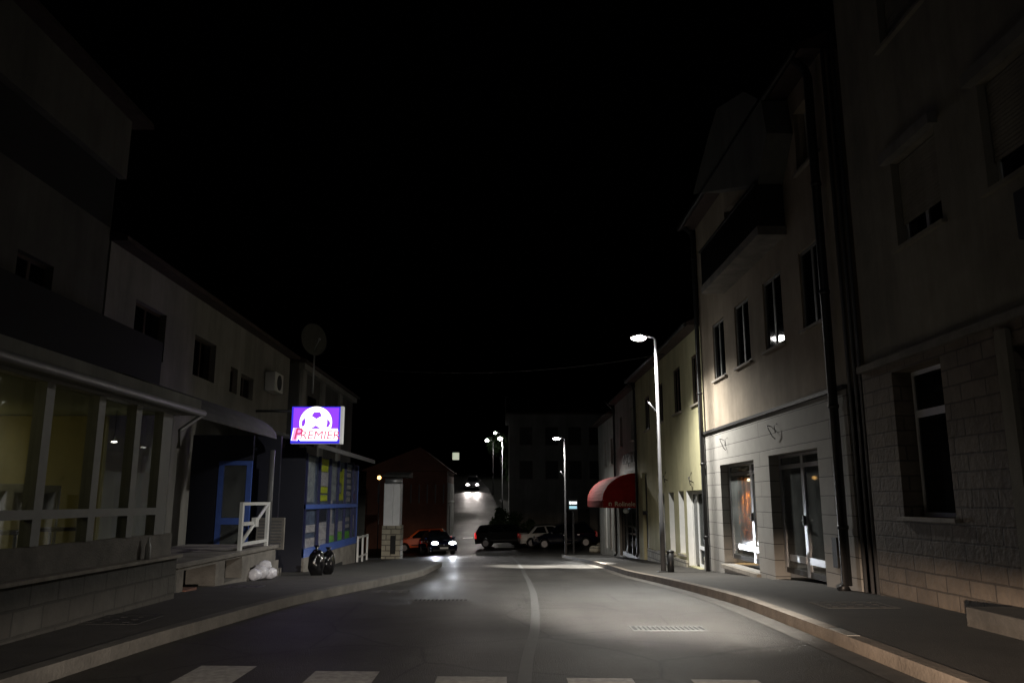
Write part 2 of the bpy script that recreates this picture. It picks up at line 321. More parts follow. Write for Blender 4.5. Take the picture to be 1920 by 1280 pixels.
# ------------------------------------------------------------------ camera, world
cam = bpy.data.cameras.new('camera'); co = bpy.data.objects.new('camera', cam); COL.objects.link(co)
cam.sensor_width = 36; cam.lens = F / 1920 * 36; cam.clip_end = 2000; cam.clip_start = .05
co.location = (0, 0, CAMZ); co.rotation_euler = (R(90) + PITCH, 0, -YAW); S.camera = co
w = bpy.data.worlds.new('World'); S.world = w; w.use_nodes = True
bg = w.node_tree.nodes['Background']
sky = w.node_tree.nodes.new('ShaderNodeTexSky'); sky.sky_type = 'NISHITA'; sky.sun_disc = False
sky.sun_elevation = R(-4); sky.sun_rotation = R(200)
w.node_tree.links.new(sky.outputs[0], bg.inputs[0]); bg.inputs[1].default_value = .004
vs = S.view_settings; vs.view_transform = 'Standard'; vs.look = 'None'; vs.exposure = 0; vs.gamma = 1; vs.use_curve_mapping = False
S.cycles.use_denoising = True; S.cycles.max_bounces = 6; S.cycles.diffuse_bounces = 3; S.cycles.glossy_bounces = 3; S.cycles.transparent_max_bounces = 8
S.cycles.sample_clamp_indirect = 4; S.cycles.caustics_reflective = False; S.cycles.caustics_refractive = False

# ================================================================== GROUND
def grid(x0, x1, y0, y1, nx, ny, dz, rough=0, cond=None):
    b = MB(); vs_ = []
    for j in range(ny + 1):
        y = y0 + (y1 - y0) * j / ny
        vs_.append([b.bm.verts.new((x0 + (x1 - x0) * i / nx, y, h(x0 + (x1 - x0) * i / nx, y) + dz + (random.uniform(-rough, rough) if rough else 0))) for i in range(nx + 1)])
    for j in range(ny):
        for i in range(nx):
            f = b.bm.faces.new((vs_[j][i], vs_[j][i + 1], vs_[j + 1][i + 1], vs_[j + 1][i])); f.smooth = True
    return b
def strip(left, right, dz0, dz1=None, thick=None, step=1.0):
    """ribbon between two polylines (x as a function of y), following the road's height"""
    def xat(pl, y):
        for (xa, ya), (xb, yb) in zip(pl, pl[1:]):
            if ya <= y <= yb: return xa + (xb - xa) * (y - ya) / (yb - ya)
        return pl[0][0] if y < pl[0][1] else pl[-1][0]
    ya, yb = left[0][1], left[-1][1]; n = max(2, int((yb - ya) / step)); b = MB(); rows = []
    dz1 = dz0 if dz1 is None else dz1
    for j in range(n + 1):
        y = ya + (yb - ya) * j / n; xl, xr = xat(left, y), xat(right, y)
        r = [b.bm.verts.new((xl, y, h(xl, y) + dz0)), b.bm.verts.new((xr, y, h(xr, y) + dz1))]
        if thick: r += [b.bm.verts.new((xr, y, h(xr, y) + dz1 - thick)), b.bm.verts.new((xl, y, h(xl, y) + dz0 - thick))]
        rows.append(r)
    for j in range(n):
        k = len(rows[0])
        for i in range(k if thick else 1):
            f = b.bm.faces.new((rows[j][i], rows[j][(i + 1) % k], rows[j + 1][(i + 1) % k], rows[j + 1][i]))
    if thick: b.bm.faces.new(rows[0]); b.bm.faces.new(rows[-1][::-1])
    return b
structure('ground', grid(-300, 300, -100, 500, 60, 120, -.35), 'soil', 'dark ground stretching to the horizon')
structure('road', grid(-30, 13, -12, 64, 64, 120, 0), 'asphalt', 'worn grey asphalt street running downhill between the houses')
structure('hill_road', strip([(-5.6, 63.9), (-5.4, 75), (-5.6, 90), (-7.5, 107), (-10, 130)], [(.6, 63.9), (-.3, 75), (-.9, 90), (-2.0, 107), (-4.5, 130)], .004), 'asphalt', 'asphalt road climbing the hill at the end of the street')
KL = [(-3.9, -12), (-3.75, 4), (-3.6, 6.3), (-3.4, 8.4), (-2.9, 12.2), (-2.45, 16), (-2.2, 20), (-2.12, 23), (-2.1, 28.5), (-2.35, 29.7)]
KR = [(3.35, -12), (3.3, 4), (3.28, 10), (3.25, 16), (3.25, 26), (3.2, 34), (3.15, 39), (3.0, 42.8)]
def off(pl, d): return [(x + d, y) for x, y in pl]
def flat(x, pl): return [(x, y) for _, y in pl]
structure('left_pavement', strip(flat(-7.6, KL), off(KL, -.16), .12, thick=.4), 'pave', 'dark asphalt pavement on the left side of the street')
structure('left_kerb', strip(off(KL, -.155), KL, .128, thick=.4), 'kerb2', 'pale stone kerb along the left pavement')
structure('left_far_pavement', strip([(-7.6, 29.9), (-7.6, 36)], [(-2.4, 29.9), (-4.1, 36)], .11, thick=.4), 'pave', 'pavement corner by the kiosk at the side street')
structure('right_pavement', strip(off(KR, .16), flat(5.7, KR), .12, thick=.4), 'pave', 'dark asphalt pavement on the right side of the street')
structure('right_kerb', strip(KR, off(KR, .155), .128, thick=.4), 'kerb3', 'pale stone kerb along the right pavement')
structure('right_gutter', strip(off(KR, -.26), off(KR, -.005), .006), mat('gutter_concrete', (.062, .056, .049), .75, noise=.3, nscale=4, bump=.3), 'paler concrete gutter strip below the right kerb')
# markings
CL = [(.16, 6.6), (.22, 7.75), (.34, 9.2), (.41, 10.8), (.50, 14), (.56, 19.3), (.58, 26), (.52, 35), (.43, 44), (0, 52), (-.8, 58)]
structure('centre_line', strip(off(CL, -.055), off(CL, .055), .005, step=.5), 'line', 'worn white line along the middle of the road')
cw = MB()
def onground(px, py):
    d = ray(px, py); t_ = CAMZ / -d.z
    for _ in range(8): t_ = (CAMZ - h(d.x * t_, d.y * t_)) / -d.z
    return d.x * t_, d.y * t_
for a_, b_, py_ in ((378, 482, 1248), (592, 712, 1258), (820, 950, 1268), (1062, 1185, 1271), (1295, 1420, 1274)):
    xa_, ya_ = onground(a_, py_); xb_, yb_ = onground(b_, py_ + 1)
    cw.bm.faces.new([cw.bm.verts.new((x, y, h(x, y) + .005)) for x, y in ((xa_, 3.6), (xb_, 3.6), (xb_, yb_), (xa_, ya_))])
structure('zebra_crossing', cw, 'paint', 'worn white zebra crossing at the bottom of the picture')
sl = MB(); sl.bm.faces.new([sl.bm.verts.new((x, y, h(x, y) + .008)) for x, y in ((-3.3, 66), (-2.5, 66), (-2.5, 66.5), (-3.3, 66.5))])
structure('stop_line', sl, 'white', 'short bright white marking at the foot of the hill road')
# drains, covers
def cover(name, label, cat, x, y, sx, sy, dz, bars, m='iron', barm='iron'):
    z = h(x, y) + dz; t = thing(name, label, cat, (x, y, z))
    f = MB(); fw = .022 if bars else .05
    for a, b_, c, d in ((-sx, sx, -sy, -sy + fw), (-sx, sx, sy - fw, sy), (-sx, -sx + fw, -sy + fw, sy - fw), (sx - fw, sx, -sy + fw, sy - fw)):
        f.box(x + a, x + b_, y + c, y + d, z - .04, z + .005)
    f.build('frame', m, t)
    g = MB()
    if bars:
        for k in range(bars):
            xx = x - sx + .05 + (2 * sx - .1) * (k + .5) / bars
            g.box(xx - .42 * sx / bars, xx + .42 * sx / bars, y - sy + .023, y + sy - .023, z - .03, z + .006)
        MB().box(x - sx + .023, x + sx - .023, y - sy + .023, y + sy - .023, z - .04, z + .003).build('pit', 'pit', t)  # flat near-black plate; the shade between the bars is its colour
    else:
        g.box(x - sx + .052, x + sx - .052, y - sy + .052, y + sy - .052, z - .03, z + .004)
        for i in range(int(sx * 10)):
            for j in range(int(sy * 10)):
                g.box(x - sx + .1 + i * .2, x - sx + .16 + i * .2, y - sy + .1 + j * .2, y - sy + .16 + j * .2, z + .004, z + .009)
    g.build('grating' if bars else 'lid', barm, t)
cover('drain_grating', 'long steel bar grating in the bright patch of the right lane', 'drain', 1.85, 9.45, .42, .17, 0, 14, 'grate', 'grate')
cover('drain_grating', 'dark strip grating across the left lane before the oncoming car', 'drain', -.95, 12.6, .42, .13, 0, 12)
cover('manhole_cover', 'dark manhole cover in the road beside the left kerb', 'manhole', -2.0, 14.5, .32, .32, 0, 0)
cover('manhole_cover', 'large sunken dark cover in the left pavement near the crossing', 'manhole', -4.45, 9.3, .55, .34, .122, 0)
cover('manhole_cover', 'small dark cover in the left pavement below the concrete steps', 'manhole', -4.35, 14.0, .3, .2, .122, 0)
cover('manhole_cover', 'pale edged utility cover in the right pavement', 'manhole', 4.45, 10.6, .45, .32, .122, 0, 'kerb2', 'pave')
p = MB(); p.box(3.30, 3.42, 8.05, 8.5, h(3.3, 8.3) + .125, h(3.3, 8.3) + .134)
structure('kerb_paint', p, 'paint', 'white paint mark on the right kerb stone')

# ================================================================== BUILDING HELPERS
def facade(b, X, n, y0, y1, z0, z1, ops, depth):
    ys = sorted({y0, y1, *[v for o in ops for v in o[:2] if y0 < v < y1]}); zs = sorted({z0, z1, *[v for o in ops for v in o[2:] if z0 < v < z1]})
    for ya, yb in zip(ys, ys[1:]):
        for za, zb in zip(zs, zs[1:]):
            ym, zm = (ya + yb) / 2, (za + zb) / 2
            if any(o[0] < ym < o[1] and o[2] < zm < o[3] for o in ops): continue
            b.quad((X, ya, za), (X, yb, za), (X, yb, zb), (X, ya, zb))
    D = X - n * depth
    for a, c, e, g in ops:
        b.quad((X, a, e), (D, a, e), (D, a, g), (X, a, g)); b.quad((X, c, e), (D, c, e), (D, c, g), (X, c, g))
        b.quad((X, a, e), (X, c, e), (D, c, e), (D, a, e)); b.quad((X, a, g), (X, c, g), (D, c, g), (D, a, g))
def shell(b, X, n, y0, y1, z0, z1, D):
    Xb = X - n * D
    b.quad((X, y0, z0), (Xb, y0, z0), (Xb, y0, z1), (X, y0, z1)); b.quad((X, y1, z0), (Xb, y1, z0), (Xb, y1, z1), (X, y1, z1))
    b.quad((Xb, y0, z0), (Xb, y1, z0), (Xb, y1, z1), (Xb, y0, z1)); b.quad((X, y0, z1), (X, y1, z1), (Xb, y1, z1), (Xb, y0, z1))
def window(parent, X, n, y0, y1, z0, z1, depth=.16, fm='whitef', pm='dglass', sill=True, mull=1, shutter=0, transom=None, sillm='kerb', label=None, boxed=False):
    a = X - n * (depth - .05); c = X - n * depth; x0, x1 = sorted((a, c)); fw = .06
    f = MB(); g = .004
    f.box(x0, x1, y0 + g, y0 + fw, z0 + g, z1 - g); f.box(x0, x1, y1 - fw, y1 - g, z0 + g, z1 - g)
    f.box(x0, x1, y0 + fw, y1 - fw, z0 + g, z0 + fw); f.box(x0, x1, y0 + fw, y1 - fw, z1 - fw, z1 - g)
    for k in range(mull):
        yy = y0 + (y1 - y0) * (k + 1) / (mull + 1); f.box(x0 + .002, x1 - .002, yy - .04, yy + .04, z0 + fw, z1 - fw)
    if transom: f.box(x0 + .003, x1 - .003, y0 + fw, y1 - fw, transom - .05, transom + .05)
    w_ = f.build('window', fm, parent)
    if label: w_['label'] = label
    xm = (x0 + x1) / 2
    MB().box(xm - .006, xm + .006, y0 + .03, y1 - .03, z0 + .03, z1 - .03).build('pane', pm, w_)
    if sill:
        s0, s1 = sorted((X + n * .07, c)); MB().box(s0, s1, y0 - .08, y1 + .08, z0 - .05, z0 - .002).build('sill', sillm, w_)
    if shutter:
        sb = MB(); k = 0; z = z1 - .02; xs = X - n * (depth - .075)
        while z > z0 + (z1 - z0) * (1 - shutter):
            sb.box(xs - .008, xs + .008, y0 + .02, y1 - .02, z - .045, z - .004); z -= .05
        sb.build('shutter', 'plaster_r', w_)
    if boxed:
        s0, s1 = sorted((X + n * .12, X - n * .02)); MB().box(s0, s1, y0 - .1, y1 + .1, z1 + .01, z1 + .16).build('shutter_box', 'plaster_w', w_)
    return w_
def downpipe(parent, X, n, y, z0, z1, r=.055, m='black', foot=True, goose=True):
    xx = X + n * (r + .03); pts = []
    if goose: pts += [(X + n * .45, y, z1 + .25), (X + n * .40, y, z1 + .12), (xx + n * .05, y, z1 - .12)]
    pts += [(xx, y, z1 - .3), (xx, y, z0 + .12)]
    if foot: pts += [(xx, y, z0 + .10), (xx + n * .12, y, z0 + .03)]
    b = MB().tube(pts, r, 10)
    z = z0 + 1
    while z < z1 - .5: b.lathe([(r + .012, z - .03), (r + .012, z + .03)], (xx, y, 0)); z += 1.9
    return b.build('downpipe', m, parent)

# ================================================================== RIGHT SIDE
XR = 5.45
# --- near stone building
t = thing('stone_house', 'tall beige house on the right edge with rough stone ground floor', 'house', (8, 5, h(5, 5)))
ops_up = [(9.4, 10.55, 4.8, 6.05), (6.9, 8.45, 4.8, 6.1), (9.3, 10.5, 7.8, 9.2), (6.9, 8.4, 7.9, 9.3), (3.6, 5.0, 4.8, 6.1)]
b = MB(); facade(b, XR, -1, -4, 11.88, 3.30, 13, ops_up, .2); shell(b, XR, -1, -4, 11.88, -.3, 13, 9); b.build('wall', 'plaster_r', t)
ops_lo = [(9.72, 10.98, 1.18, 3.14), (6.2, 8.3, .35, 3.0), (2.6, 4.2, 1.18, 3.0)]
b = MB(); facade(b, XR - .05, -1, -4, 11.9, -.4, 3.26, ops_lo, .34)
b.quad((XR - .05, 11.9, -.4), (XR + .2, 11.9, -.4), (XR + .2, 11.9, 3.26), (XR - .05, 11.9, 3.26)); b.build('stone_wall', 'ashlar', t)
MB().box(XR - .12, XR - .002, -4, 11.92, 3.265, 3.36).build('ledge', 'concrete', t)
for (a, c, e, g), sh in zip(ops_up, (.72, .72, .9, .9, .5)):
    window(t, XR, -1, a, c, e, g, .18, mull=1, shutter=sh, sillm='plaster_r', boxed=(e < 5))
window(t, XR - .05, -1, 9.72, 10.98, 1.18, 3.14, .32, mull=0, transom=2.55, fm='greyw', pm='dglass', label='tall ground floor window with transom set deep in the stone wall')
window(t, XR - .05, -1, 2.6, 4.2, 1.18, 3.0, .32, mull=1, transom=2.5)
d = MB()
for a, c in ((6.22, 6.34), (7.2, 7.3), (8.16, 8.28)): d.box(XR + .16, XR + .24, a, c, .36, 2.98)
d.box(XR + .17, XR + .23, 6.34, 8.16, .36, .5); d.box(XR + .17, XR + .23, 6.34, 8.16, 2.86, 2.98)
dd = d.build('door', 'brown', t); MB().box(XR + .19, XR + .21, 6.3, 8.2, .4, 2.9).build('pane', 'dglass', dd)
for y in (6.0, 8.3): MB().box(XR - .11, XR - .048, y, y + .2, .1, 3.2).build('door_surround', 'plaster_r', t)
MB().box(4.85, XR - .051, 5.7, 8.75, -.1, .30, .02).build('step', 'kerb2', t)
MB().box(XR - .30, XR - .001, 7.05, 7.62, 3.95, 4.45, .02).build('air_conditioner', 'plastic', t)
b = MB()
for y in (12.02, 12.2, 12.42): b.tube([(XR - .02, y, -.1), (XR - .02, y, 9)], .028, 8)
b.build('wall_pipe', 'polestl', t)

# --- grey house with stone cladding
t = thing('corner_house', 'tall house with pale stone cladding below tan plaster and two glass doors', 'house', (8, 17, h(5, 17)))
Y0, Y1 = 12.55, 21.75
wins = [(19.36, 20.45), (17.33, 18.42), (15.2, 16.32), (13.1, 14.2)]
ops = [(a, c, 4.42, 5.88) for a, c in wins] + [(12.95, 13.95, 7.35, 8.55), (15.2, 16.4, 6.75, 8.6), (17.6, 18.8, 6.75, 8.4)]
b = MB(); facade(b, XR, -1, Y0, Y1, 3.17, 9.0, ops, .3); shell(b, XR, -1, Y0, Y1, -1.2, 9.0, 9); b.build('wall', 'plaster_t', t)
D1 = (17.5, 20.25, -.12, 2.26); D2 = (13.9, 16.5, -.14, 2.29)
b = MB(); facade(b, XR - .03, -1, Y0, Y1, -1.2, 3.13, [D1, D2], .3)
b.quad((XR - .03, Y0, -1.2), (XR + .2, Y0, -1.2), (XR + .2, Y0, 3.13), (XR - .03, Y0, 3.13)); b.build('stone_cladding', 'slab', t)
MB().box(XR - .085, XR - .002, Y0, Y1, 3.135, 3.20).build('ledge', 'iron', t)
for k, (a, c) in enumerate(wins): window(t, XR, -1, a, c, 4.42, 5.88, .085, mull=1, fm='postm')
window(t, XR, -1, 12.95, 13.95, 7.35, 8.55, .26); 
for a, c, e, g in ops[5:]: window(t, XR, -1, a, c, e, g, .26, sill=False, fm='brown')
b = MB(); b.hexa([(5.05, Y0 - .1, 9.0), (5.05, Y1 + .1, 9.0), (14.5, Y1 + .1, 9.0), (14.5, Y0 - .1, 9.0)], [(5.05, Y0 - .1, 9.1), (5.05, Y1 + .1, 9.1), (10, Y1 + .1, 11.4), (10, Y0 - .1, 11.4)])
b.build('roof', 'tile', t)
MB().tube([(5.0, Y0 - .1, 9.02), (5.0, Y1 + .1, 9.02)], .07, 8).build('gutter', 'black', t)
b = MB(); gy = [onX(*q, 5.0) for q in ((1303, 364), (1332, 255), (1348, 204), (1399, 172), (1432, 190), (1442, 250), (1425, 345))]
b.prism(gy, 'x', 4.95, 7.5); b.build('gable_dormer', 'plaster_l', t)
bal = MB().box(4.89, XR - .002, 14.7, 19.2, 6.42, 6.6).build('balcony', 'concrete', t)
b = MB(); b.box(4.91, 4.94, 14.72, 19.18, 6.62, 7.45)
for k in range(42): b.box(4.89, 4.908, 14.75 + k * .105, 14.79 + k * .105, 6.62, 7.45)
b.box(4.94, XR - .01, 14.72, 14.76, 6.62, 7.45); b.box(4.94, XR - .01, 19.14, 19.18, 6.62, 7.45); b.box(4.87, 4.96, 14.7, 19.2, 7.452, 7.5); b.build('railing', 'black', bal)
downpipe(t, XR - .03, -1, 12.82, -.02, 8.95, .075); downpipe(t, XR - .03, -1, 21.62, -.55, 8.95, .06)
for y, z in ((19.8, 2.86), (16.2, 2.86)):
    b = MB(); b.tube([(XR - .03, y, z), (XR - .14, y - .05, z + .02), (XR - .16, y - .2, z - .06), (XR - .1, y - .24, z - .22), (XR - .07, y - .3, z - .27)], .009, 6)
    b.tube([(XR - .03, y - .35, z + .03), (XR - .1, y - .37, z - .02), (XR - .09, y - .40, z - .16)], .008, 6)
    b.build('sign_hook', 'iron', t)
MB().box(XR - .06, XR - .031, 13.3, 13.5, .32, .80, .006).build('meter_cover', 'plastic', t)
for (a, c, e, g), ymul, lit in ((D1, 18.42, True), (D2, 15.22, False)):
    x0, x1 = XR + .17, XR + .23; f = MB()
    f.box(x0, x1, a + .01, a + .09, e + .14, g - .01); f.box(x0, x1, c - .09, c - .01, e + .14, g - .01)
    f.box(x0, x1, ymul - .07, ymul + .07, e + .14, g - .01); f.box(x0 + .002, x1 - .002, a + .09, c - .09, g - .28, g - .2)
    f.box(x0 + .002, x1 - .002, a + .09, c - .09, g - .06, g - .01); MB().box(x0 + .004, x1 - .004, a + .09, c - .09, e + .14, e + .24).build('bottom_rail', 'iron', t)
    dr = f.build('glass_door', 'alu', t); dr['label'] = 'glass shop door with orange curtain lit inside' if lit else 'wider dark glass shop door'
    MB().box(x0 + .025, x0 + .035, a + .05, c - .05, e + .16, g - .03).build('pane', 'dimglass', dr)
    k = MB(); k.box(x0 - .012, x0 + .02, a + .1, ymul - .08, e + .38, e + .50); k.box(x0 - .012, x0 + .02, ymul + .08, c - .35, e + .38, e + .50)
    k.build('push_rail', 'alu', dr)
    k = MB(); k.box(x0 - .05, x0 - .001, ymul - .035, ymul + .035, .93, 1.12, .006); k.tube([(x0 - .03, ymul, 1.02), (x0 - .07, ymul, 1.02), (x0 - .075, ymul - .16, 1.02)], .013, 8); k.build('handle', 'black', dr)
    MB().box(XR - .12, XR + .26, a - .06, c + .06, e - .1, e - .005, .01).build('door_step', 'kerb', t)
    # room behind the glass
    rm = MB(); xb = XR + 2.2
    rm.box(xb, xb + .05, a - .3, c + .3, e, g); rm.box(XR + .32, xb - .01, a - .35, a - .30, e, g); rm.box(XR + .32, xb - .01, c + .30, c + .35, e, g)
    rm.box(XR + .3, xb, a - .3, c + .3, e - .05, e - .006); rm.box(XR + .3, xb, a - .3, c + .3, g + .01, g + .05); rm.build('room', 'greysheet', t)
    if lit:
        cb_ = MB(); yc = c + .22
        for k in range(36):
            xa = XR + .45 + k * .03; xb2 = xa + .03
            ya_ = yc + .03 * math.sin(k * 1.7); yb2 = yc + .03 * math.sin((k + 1) * 1.7)
            cb_.quad((xa, ya_, e + .5), (xb2, yb2, e + .5), (xb2, yb2, g - .3), (xa, ya_, g - .3))
        cb_.build('curtain', 'curtain', t)
        for px_, py_, pw_ in ((1404, 899, 200), (1419, 902, 80)):
            xx, zz = onY(px_, py_, yc - .16)
            MB().lathe([(.0, .03), (.03, .03), (.045, 0), (.045, -.03), (.0, -.035)], (xx, yc - .16, zz), n=14).build('downlight', 'downE', t)
            light('downlight_beam', 'SPOT', t, (xx, yc - .16, zz - .05), pw_, (1, .62, .25), (xx - .03, yc - .02, zz - 1), .02, 50, .6)
# --- yellow house
t = thing('yellow_house', 'low yellow plastered house between the lamp post and the awning', 'house', (8, 27, h(5, 27)))
Y0, Y1 = 21.8, 33.0
lo = [(22.25, 24.3, -.48, 1.68), (24.65, 25.4, -.2, 1.68), (26.1, 26.9, -.25, 1.66), (27.65, 28.75, -.3, 1.64)]
up = [(22.1, 23.0, 4.08, 5.5), (24.5, 25.55, 4.08, 5.5), (27.3, 28.2, 4.05, 5.4), (29.9, 30.9, 4.02, 5.3)]
b = MB(); facade(b, XR, -1, Y0, Y1, -1.4, 6.2, lo + up + [(30.95, 32.0, -.9, 2.46)], .24); shell(b, XR, -1, Y0, Y1, -1.4, 6.2, 9); b.build('wall', 'plaster_y', t)
for o in up: window(t, XR, -1, *o, .075, mull=1, fm='brown')
for o in lo[1:]:
    window(t, XR, -1, *o, .22, mull=0, fm='white', pm='dglass', sill=True, sillm='kerb')
for a, c, e, g in lo:
    MB().box(XR + .002, XR + .158, c - .03, c - .002, e + .003, g - .003).build('jamb', 'white', t)
f = MB(); x0, x1 = XR + .16, XR + .22; a, c, e, g = lo[0]
for yy in (a + .02, 23.55, c - .12): f.box(x0, x1, yy, yy + .1, e, g - .01)
f.box(x0 + .002, x1 - .002, a + .12, c - .12, g - .1, g - .01); f.box(x0 - .01, x1 - .002, a + .12, 23.55, .02, .12); f.box(x0 + .002, x1 - .002, a + .12, 23.55, e, e + .1)
dr = f.build('glass_door', 'white', t); MB().box(x0 + .02, x0 + .03, a + .1, c - .1, e + .05, g - .05).build('pane', 'dimglass', dr)
rm = MB(); rm.box(XR + 1.5, XR + 1.55, a - .2, c + .2, e, g); rm.box(XR + .26, XR + 1.49, c + .2, c + .25, e, g); rm.build('room', 'greysheet', t)
d = MB().box(XR + .12, XR + .2, 30.98, 31.97, -.9, 2.4).build('door', 'plastic', t); MB().box(XR - .02, XR + .06, 30.96, 31.99, .85, 1.0).build('rail', 'black', d)
b = MB(); b.box(XR - .07, XR - .002, Y0 + .05, 22.2, -1.4, -.1); b.box(XR - .07, XR - .002, 24.35, 30.9, -1.4, -.35); b.build('plinth', 'rubble', t)
for y, z in ((27.0, 2.05), (23.3, 1.9)):
    b = MB(); b.tube([(XR, y, z), (XR - .12, y - .03, z + .05), (XR - .14, y, z + .16)], .016, 6); b.tube([(XR, y + .2, z + .3), (XR - .1, y + .12, z + .1), (XR - .08, y + .05, z - .08)], .014, 6)
    b.build('sign_hook', 'iron', t)
b = MB(); b.hexa([(5.1, Y0, 6.2), (5.1, Y1, 6.2), (14.4, Y1, 6.2), (14.4, Y0, 6.2)], [(5.1, Y0, 6.3), (5.1, Y1, 6.3), (9.9, Y1, 8.2), (9.9, Y0, 8.2)]); b.build('roof', 'tile', t)
MB().tube([(5.05, Y0, 6.22), (5.05, Y1, 6.22)], .06, 8).build('gutter', 'black', t)
downpipe(t, XR, -1, 32.9, -.8, 6.15, .05)
# --- awning house
t = thing('shop_house', 'grey house behind the red awning with faded lettering on its wall', 'house', (8, 37, h(5, 37)))
Y0, Y1 = 33.05, 39.4
up = [(33.6, 34.4, 3.9, 5.3), (36.9, 37.7, 3.85, 5.2)]
b = MB(); facade(b, XR, -1, Y0, Y1, -1.8, 6.0, up + [(33.5, 38.6, -1.1, 1.6)], .25); shell(b, XR, -1, Y0, Y1, -1.8, 6.0, 9); b.build('wall', 'plaster_g', t)
for o in up: window(t, XR, -1, *o, .2)
f = MB(); x0, x1 = XR + .1, XR + .16
for yy in (33.5, 34.5, 35.5, 36.8, 37.1, 38.5): f.box(x0, x1, yy, yy + .09, -1.08, 1.6)
f.box(x0 - .1, x1, 33.6, 38.5, 1.05, 1.3); f.box(x0 + .002, x1 - .002, 33.6, 38.5, -1.08, -.9)
sf = f.build('shopfront', 'iron', t); MB().box(x0 + .02, x0 + .03, 33.55, 38.55, -1.05, 1.58).build('pane', 'dglass', sf)
MB().mesh(textmesh('UDPJETN', .62, .01, bold=.008), T_west(XR - .012, 35.35, 3.18) @ Matrix.Diagonal((1.35, 1, 1, 1))).build('lettering', 'darktxt', t)
MB().box(XR - .012, XR - .001, 33.4, 36.6, 2.62, 2.74).build('small_lettering', 'darktxt', t)
MB().box(XR - .03, XR - .0005, 33.3, 38.2, 2.34, 2.56).build('sign_strip', 'plaster_w', t)
b = MB(); b.hexa([(5.1, Y0, 6.0), (5.1, Y1, 6.0), (14.4, Y1, 6.0), (14.4, Y0, 6.0)], [(5.1, Y0, 6.1), (5.1, Y1, 6.1), (9.9, Y1, 7.8), (9.9, Y0, 7.8)]); b.build('roof', 'tile', t)
downpipe(t, XR, -1, 39.2, -1.2, 5.95, .05)
# awning
t = thing('awning', 'red quarter-round fabric awning over the shopfront', 'awning', (4.7, 36, 1.0))
prof = []; AX = 4.02
for k in range(13):
    a = k / 12 * math.pi / 2; prof.append((XR - .01 - (XR - AX) * math.sin(a), 1.38 + 1.12 * math.cos(a)))
b = MB(); ya, yb = 33.15, 39.2
b.poly(*[(x, ya, z) for x, z in prof], (XR - .01, ya, 1.38)); b.poly(*[(x, yb, z) for x, z in prof], (XR - .01, yb, 1.38))
for (xa, za), (xb, zb) in zip(prof, prof[1:]):
    f_ = b.quad((xa, ya, za), (xb, ya, zb), (xb, yb, zb), (xa, yb, za)); f_.smooth = True
b.build('canopy', 'red', t)
v = MB(); n = 44
for k in range(n):
    y = ya + (yb - ya) * k / n; y2 = ya + (yb - ya) * (k + 1) / n; xo = AX - .004 - .02 * (k % 2); xo2 = AX - .004 - .02 * ((k + 1) % 2)
    v.quad((xo, y, 1.38), (xo2, y2, 1.38), (xo2, y2, 1.10), (xo, y, 1.10))
v.quad((AX, ya - .004, 1.38), (XR - .02, ya - .004, 1.38), (XR - .02, ya - .004, 1.10), (AX, ya - .004, 1.10)); v.build('valance', 'red', t)
b = MB().mesh(textmesh('Rolinele', .26, .003, bold=.004), T_front(4.92, ya - .012, 1.25)); b.build('lettering', 'cream', t)
MB().mesh(textmesh('n', .3, .003), T_front(4.32, ya - .012, 1.27)).build('emblem', 'cream', t)
b = MB()
for y in (ya + .05, yb - .05): b.tube([(AX + .03, y, 1.4), (XR - .02, y, 1.4)], .02, 6)
b.tube([(AX + .03, ya + .0, 1.4), (AX + .03, yb - .0, 1.4)], .02, 6); b.build('frame', 'steel', t)
t = thing('wall_lamp', 'small pale globe lamp hanging under the red awning', 'lamp', (4.98, 33.2, .95))
MB().ball((4.98, 33.3, .98), (.13, .13, .11), 2).build('globe', 'white', t); MB().tube([(4.98, 33.3, 1.08), (4.98, 33.3, 1.36)], .012, 6).build('cord', 'black', t)
# --- next pale house
t = thing('pale_house', 'narrow pale house with white shutters beyond the red awning', 'house', (8, 43, h(5, 43)))
Y0, Y1 = 39.45, 47
lo = [(40.0, 40.9, -1.1, 1.2), (41.6, 42.5, -1.1, 1.2), (43.6, 44.6, -1.1, 1.2)]; up = [(40.6, 41.5, 3.2, 4.5), (43.2, 44.1, 3.2, 4.5)]
b = MB(); facade(b, XR + .05, -1, Y0, Y1, -2.2, 5.6, lo + up, .2); shell(b, XR + .05, -1, Y0, Y1, -2.2, 5.6, 9); b.build('wall', 'plaster_g', t)
for o in up: window(t, XR + .05, -1, *o, .16)
for o in lo:
    window(t, XR + .05, -1, *o, .12, sill=False, mull=1, fm='white', pm='whitef')
b = MB(); b.hexa([(5.1, Y0, 5.6), (5.1, Y1, 5.6), (14.5, Y1, 5.6), (14.5, Y0, 5.6)], [(5.1, Y0, 5.7), (5.1, Y1, 5.7), (9.9, Y1, 7.4), (9.9, Y0, 7.4)]); b.build('roof', 'tile', t)
# stones at the pavement edge
for k, (x, y) in enumerate(((6.0, 50.8), (5.3, 47.8))):
    tag(MB().ball((x, y, h(x, y) + .16), (.34, .3, .24), 3, .09, k).build('boulder', 'rubble'), ('rounded pale stone lying behind the navy hatchback' if k == 0 else 'rounded pale stone by the corner of the pale house'), 'stone')
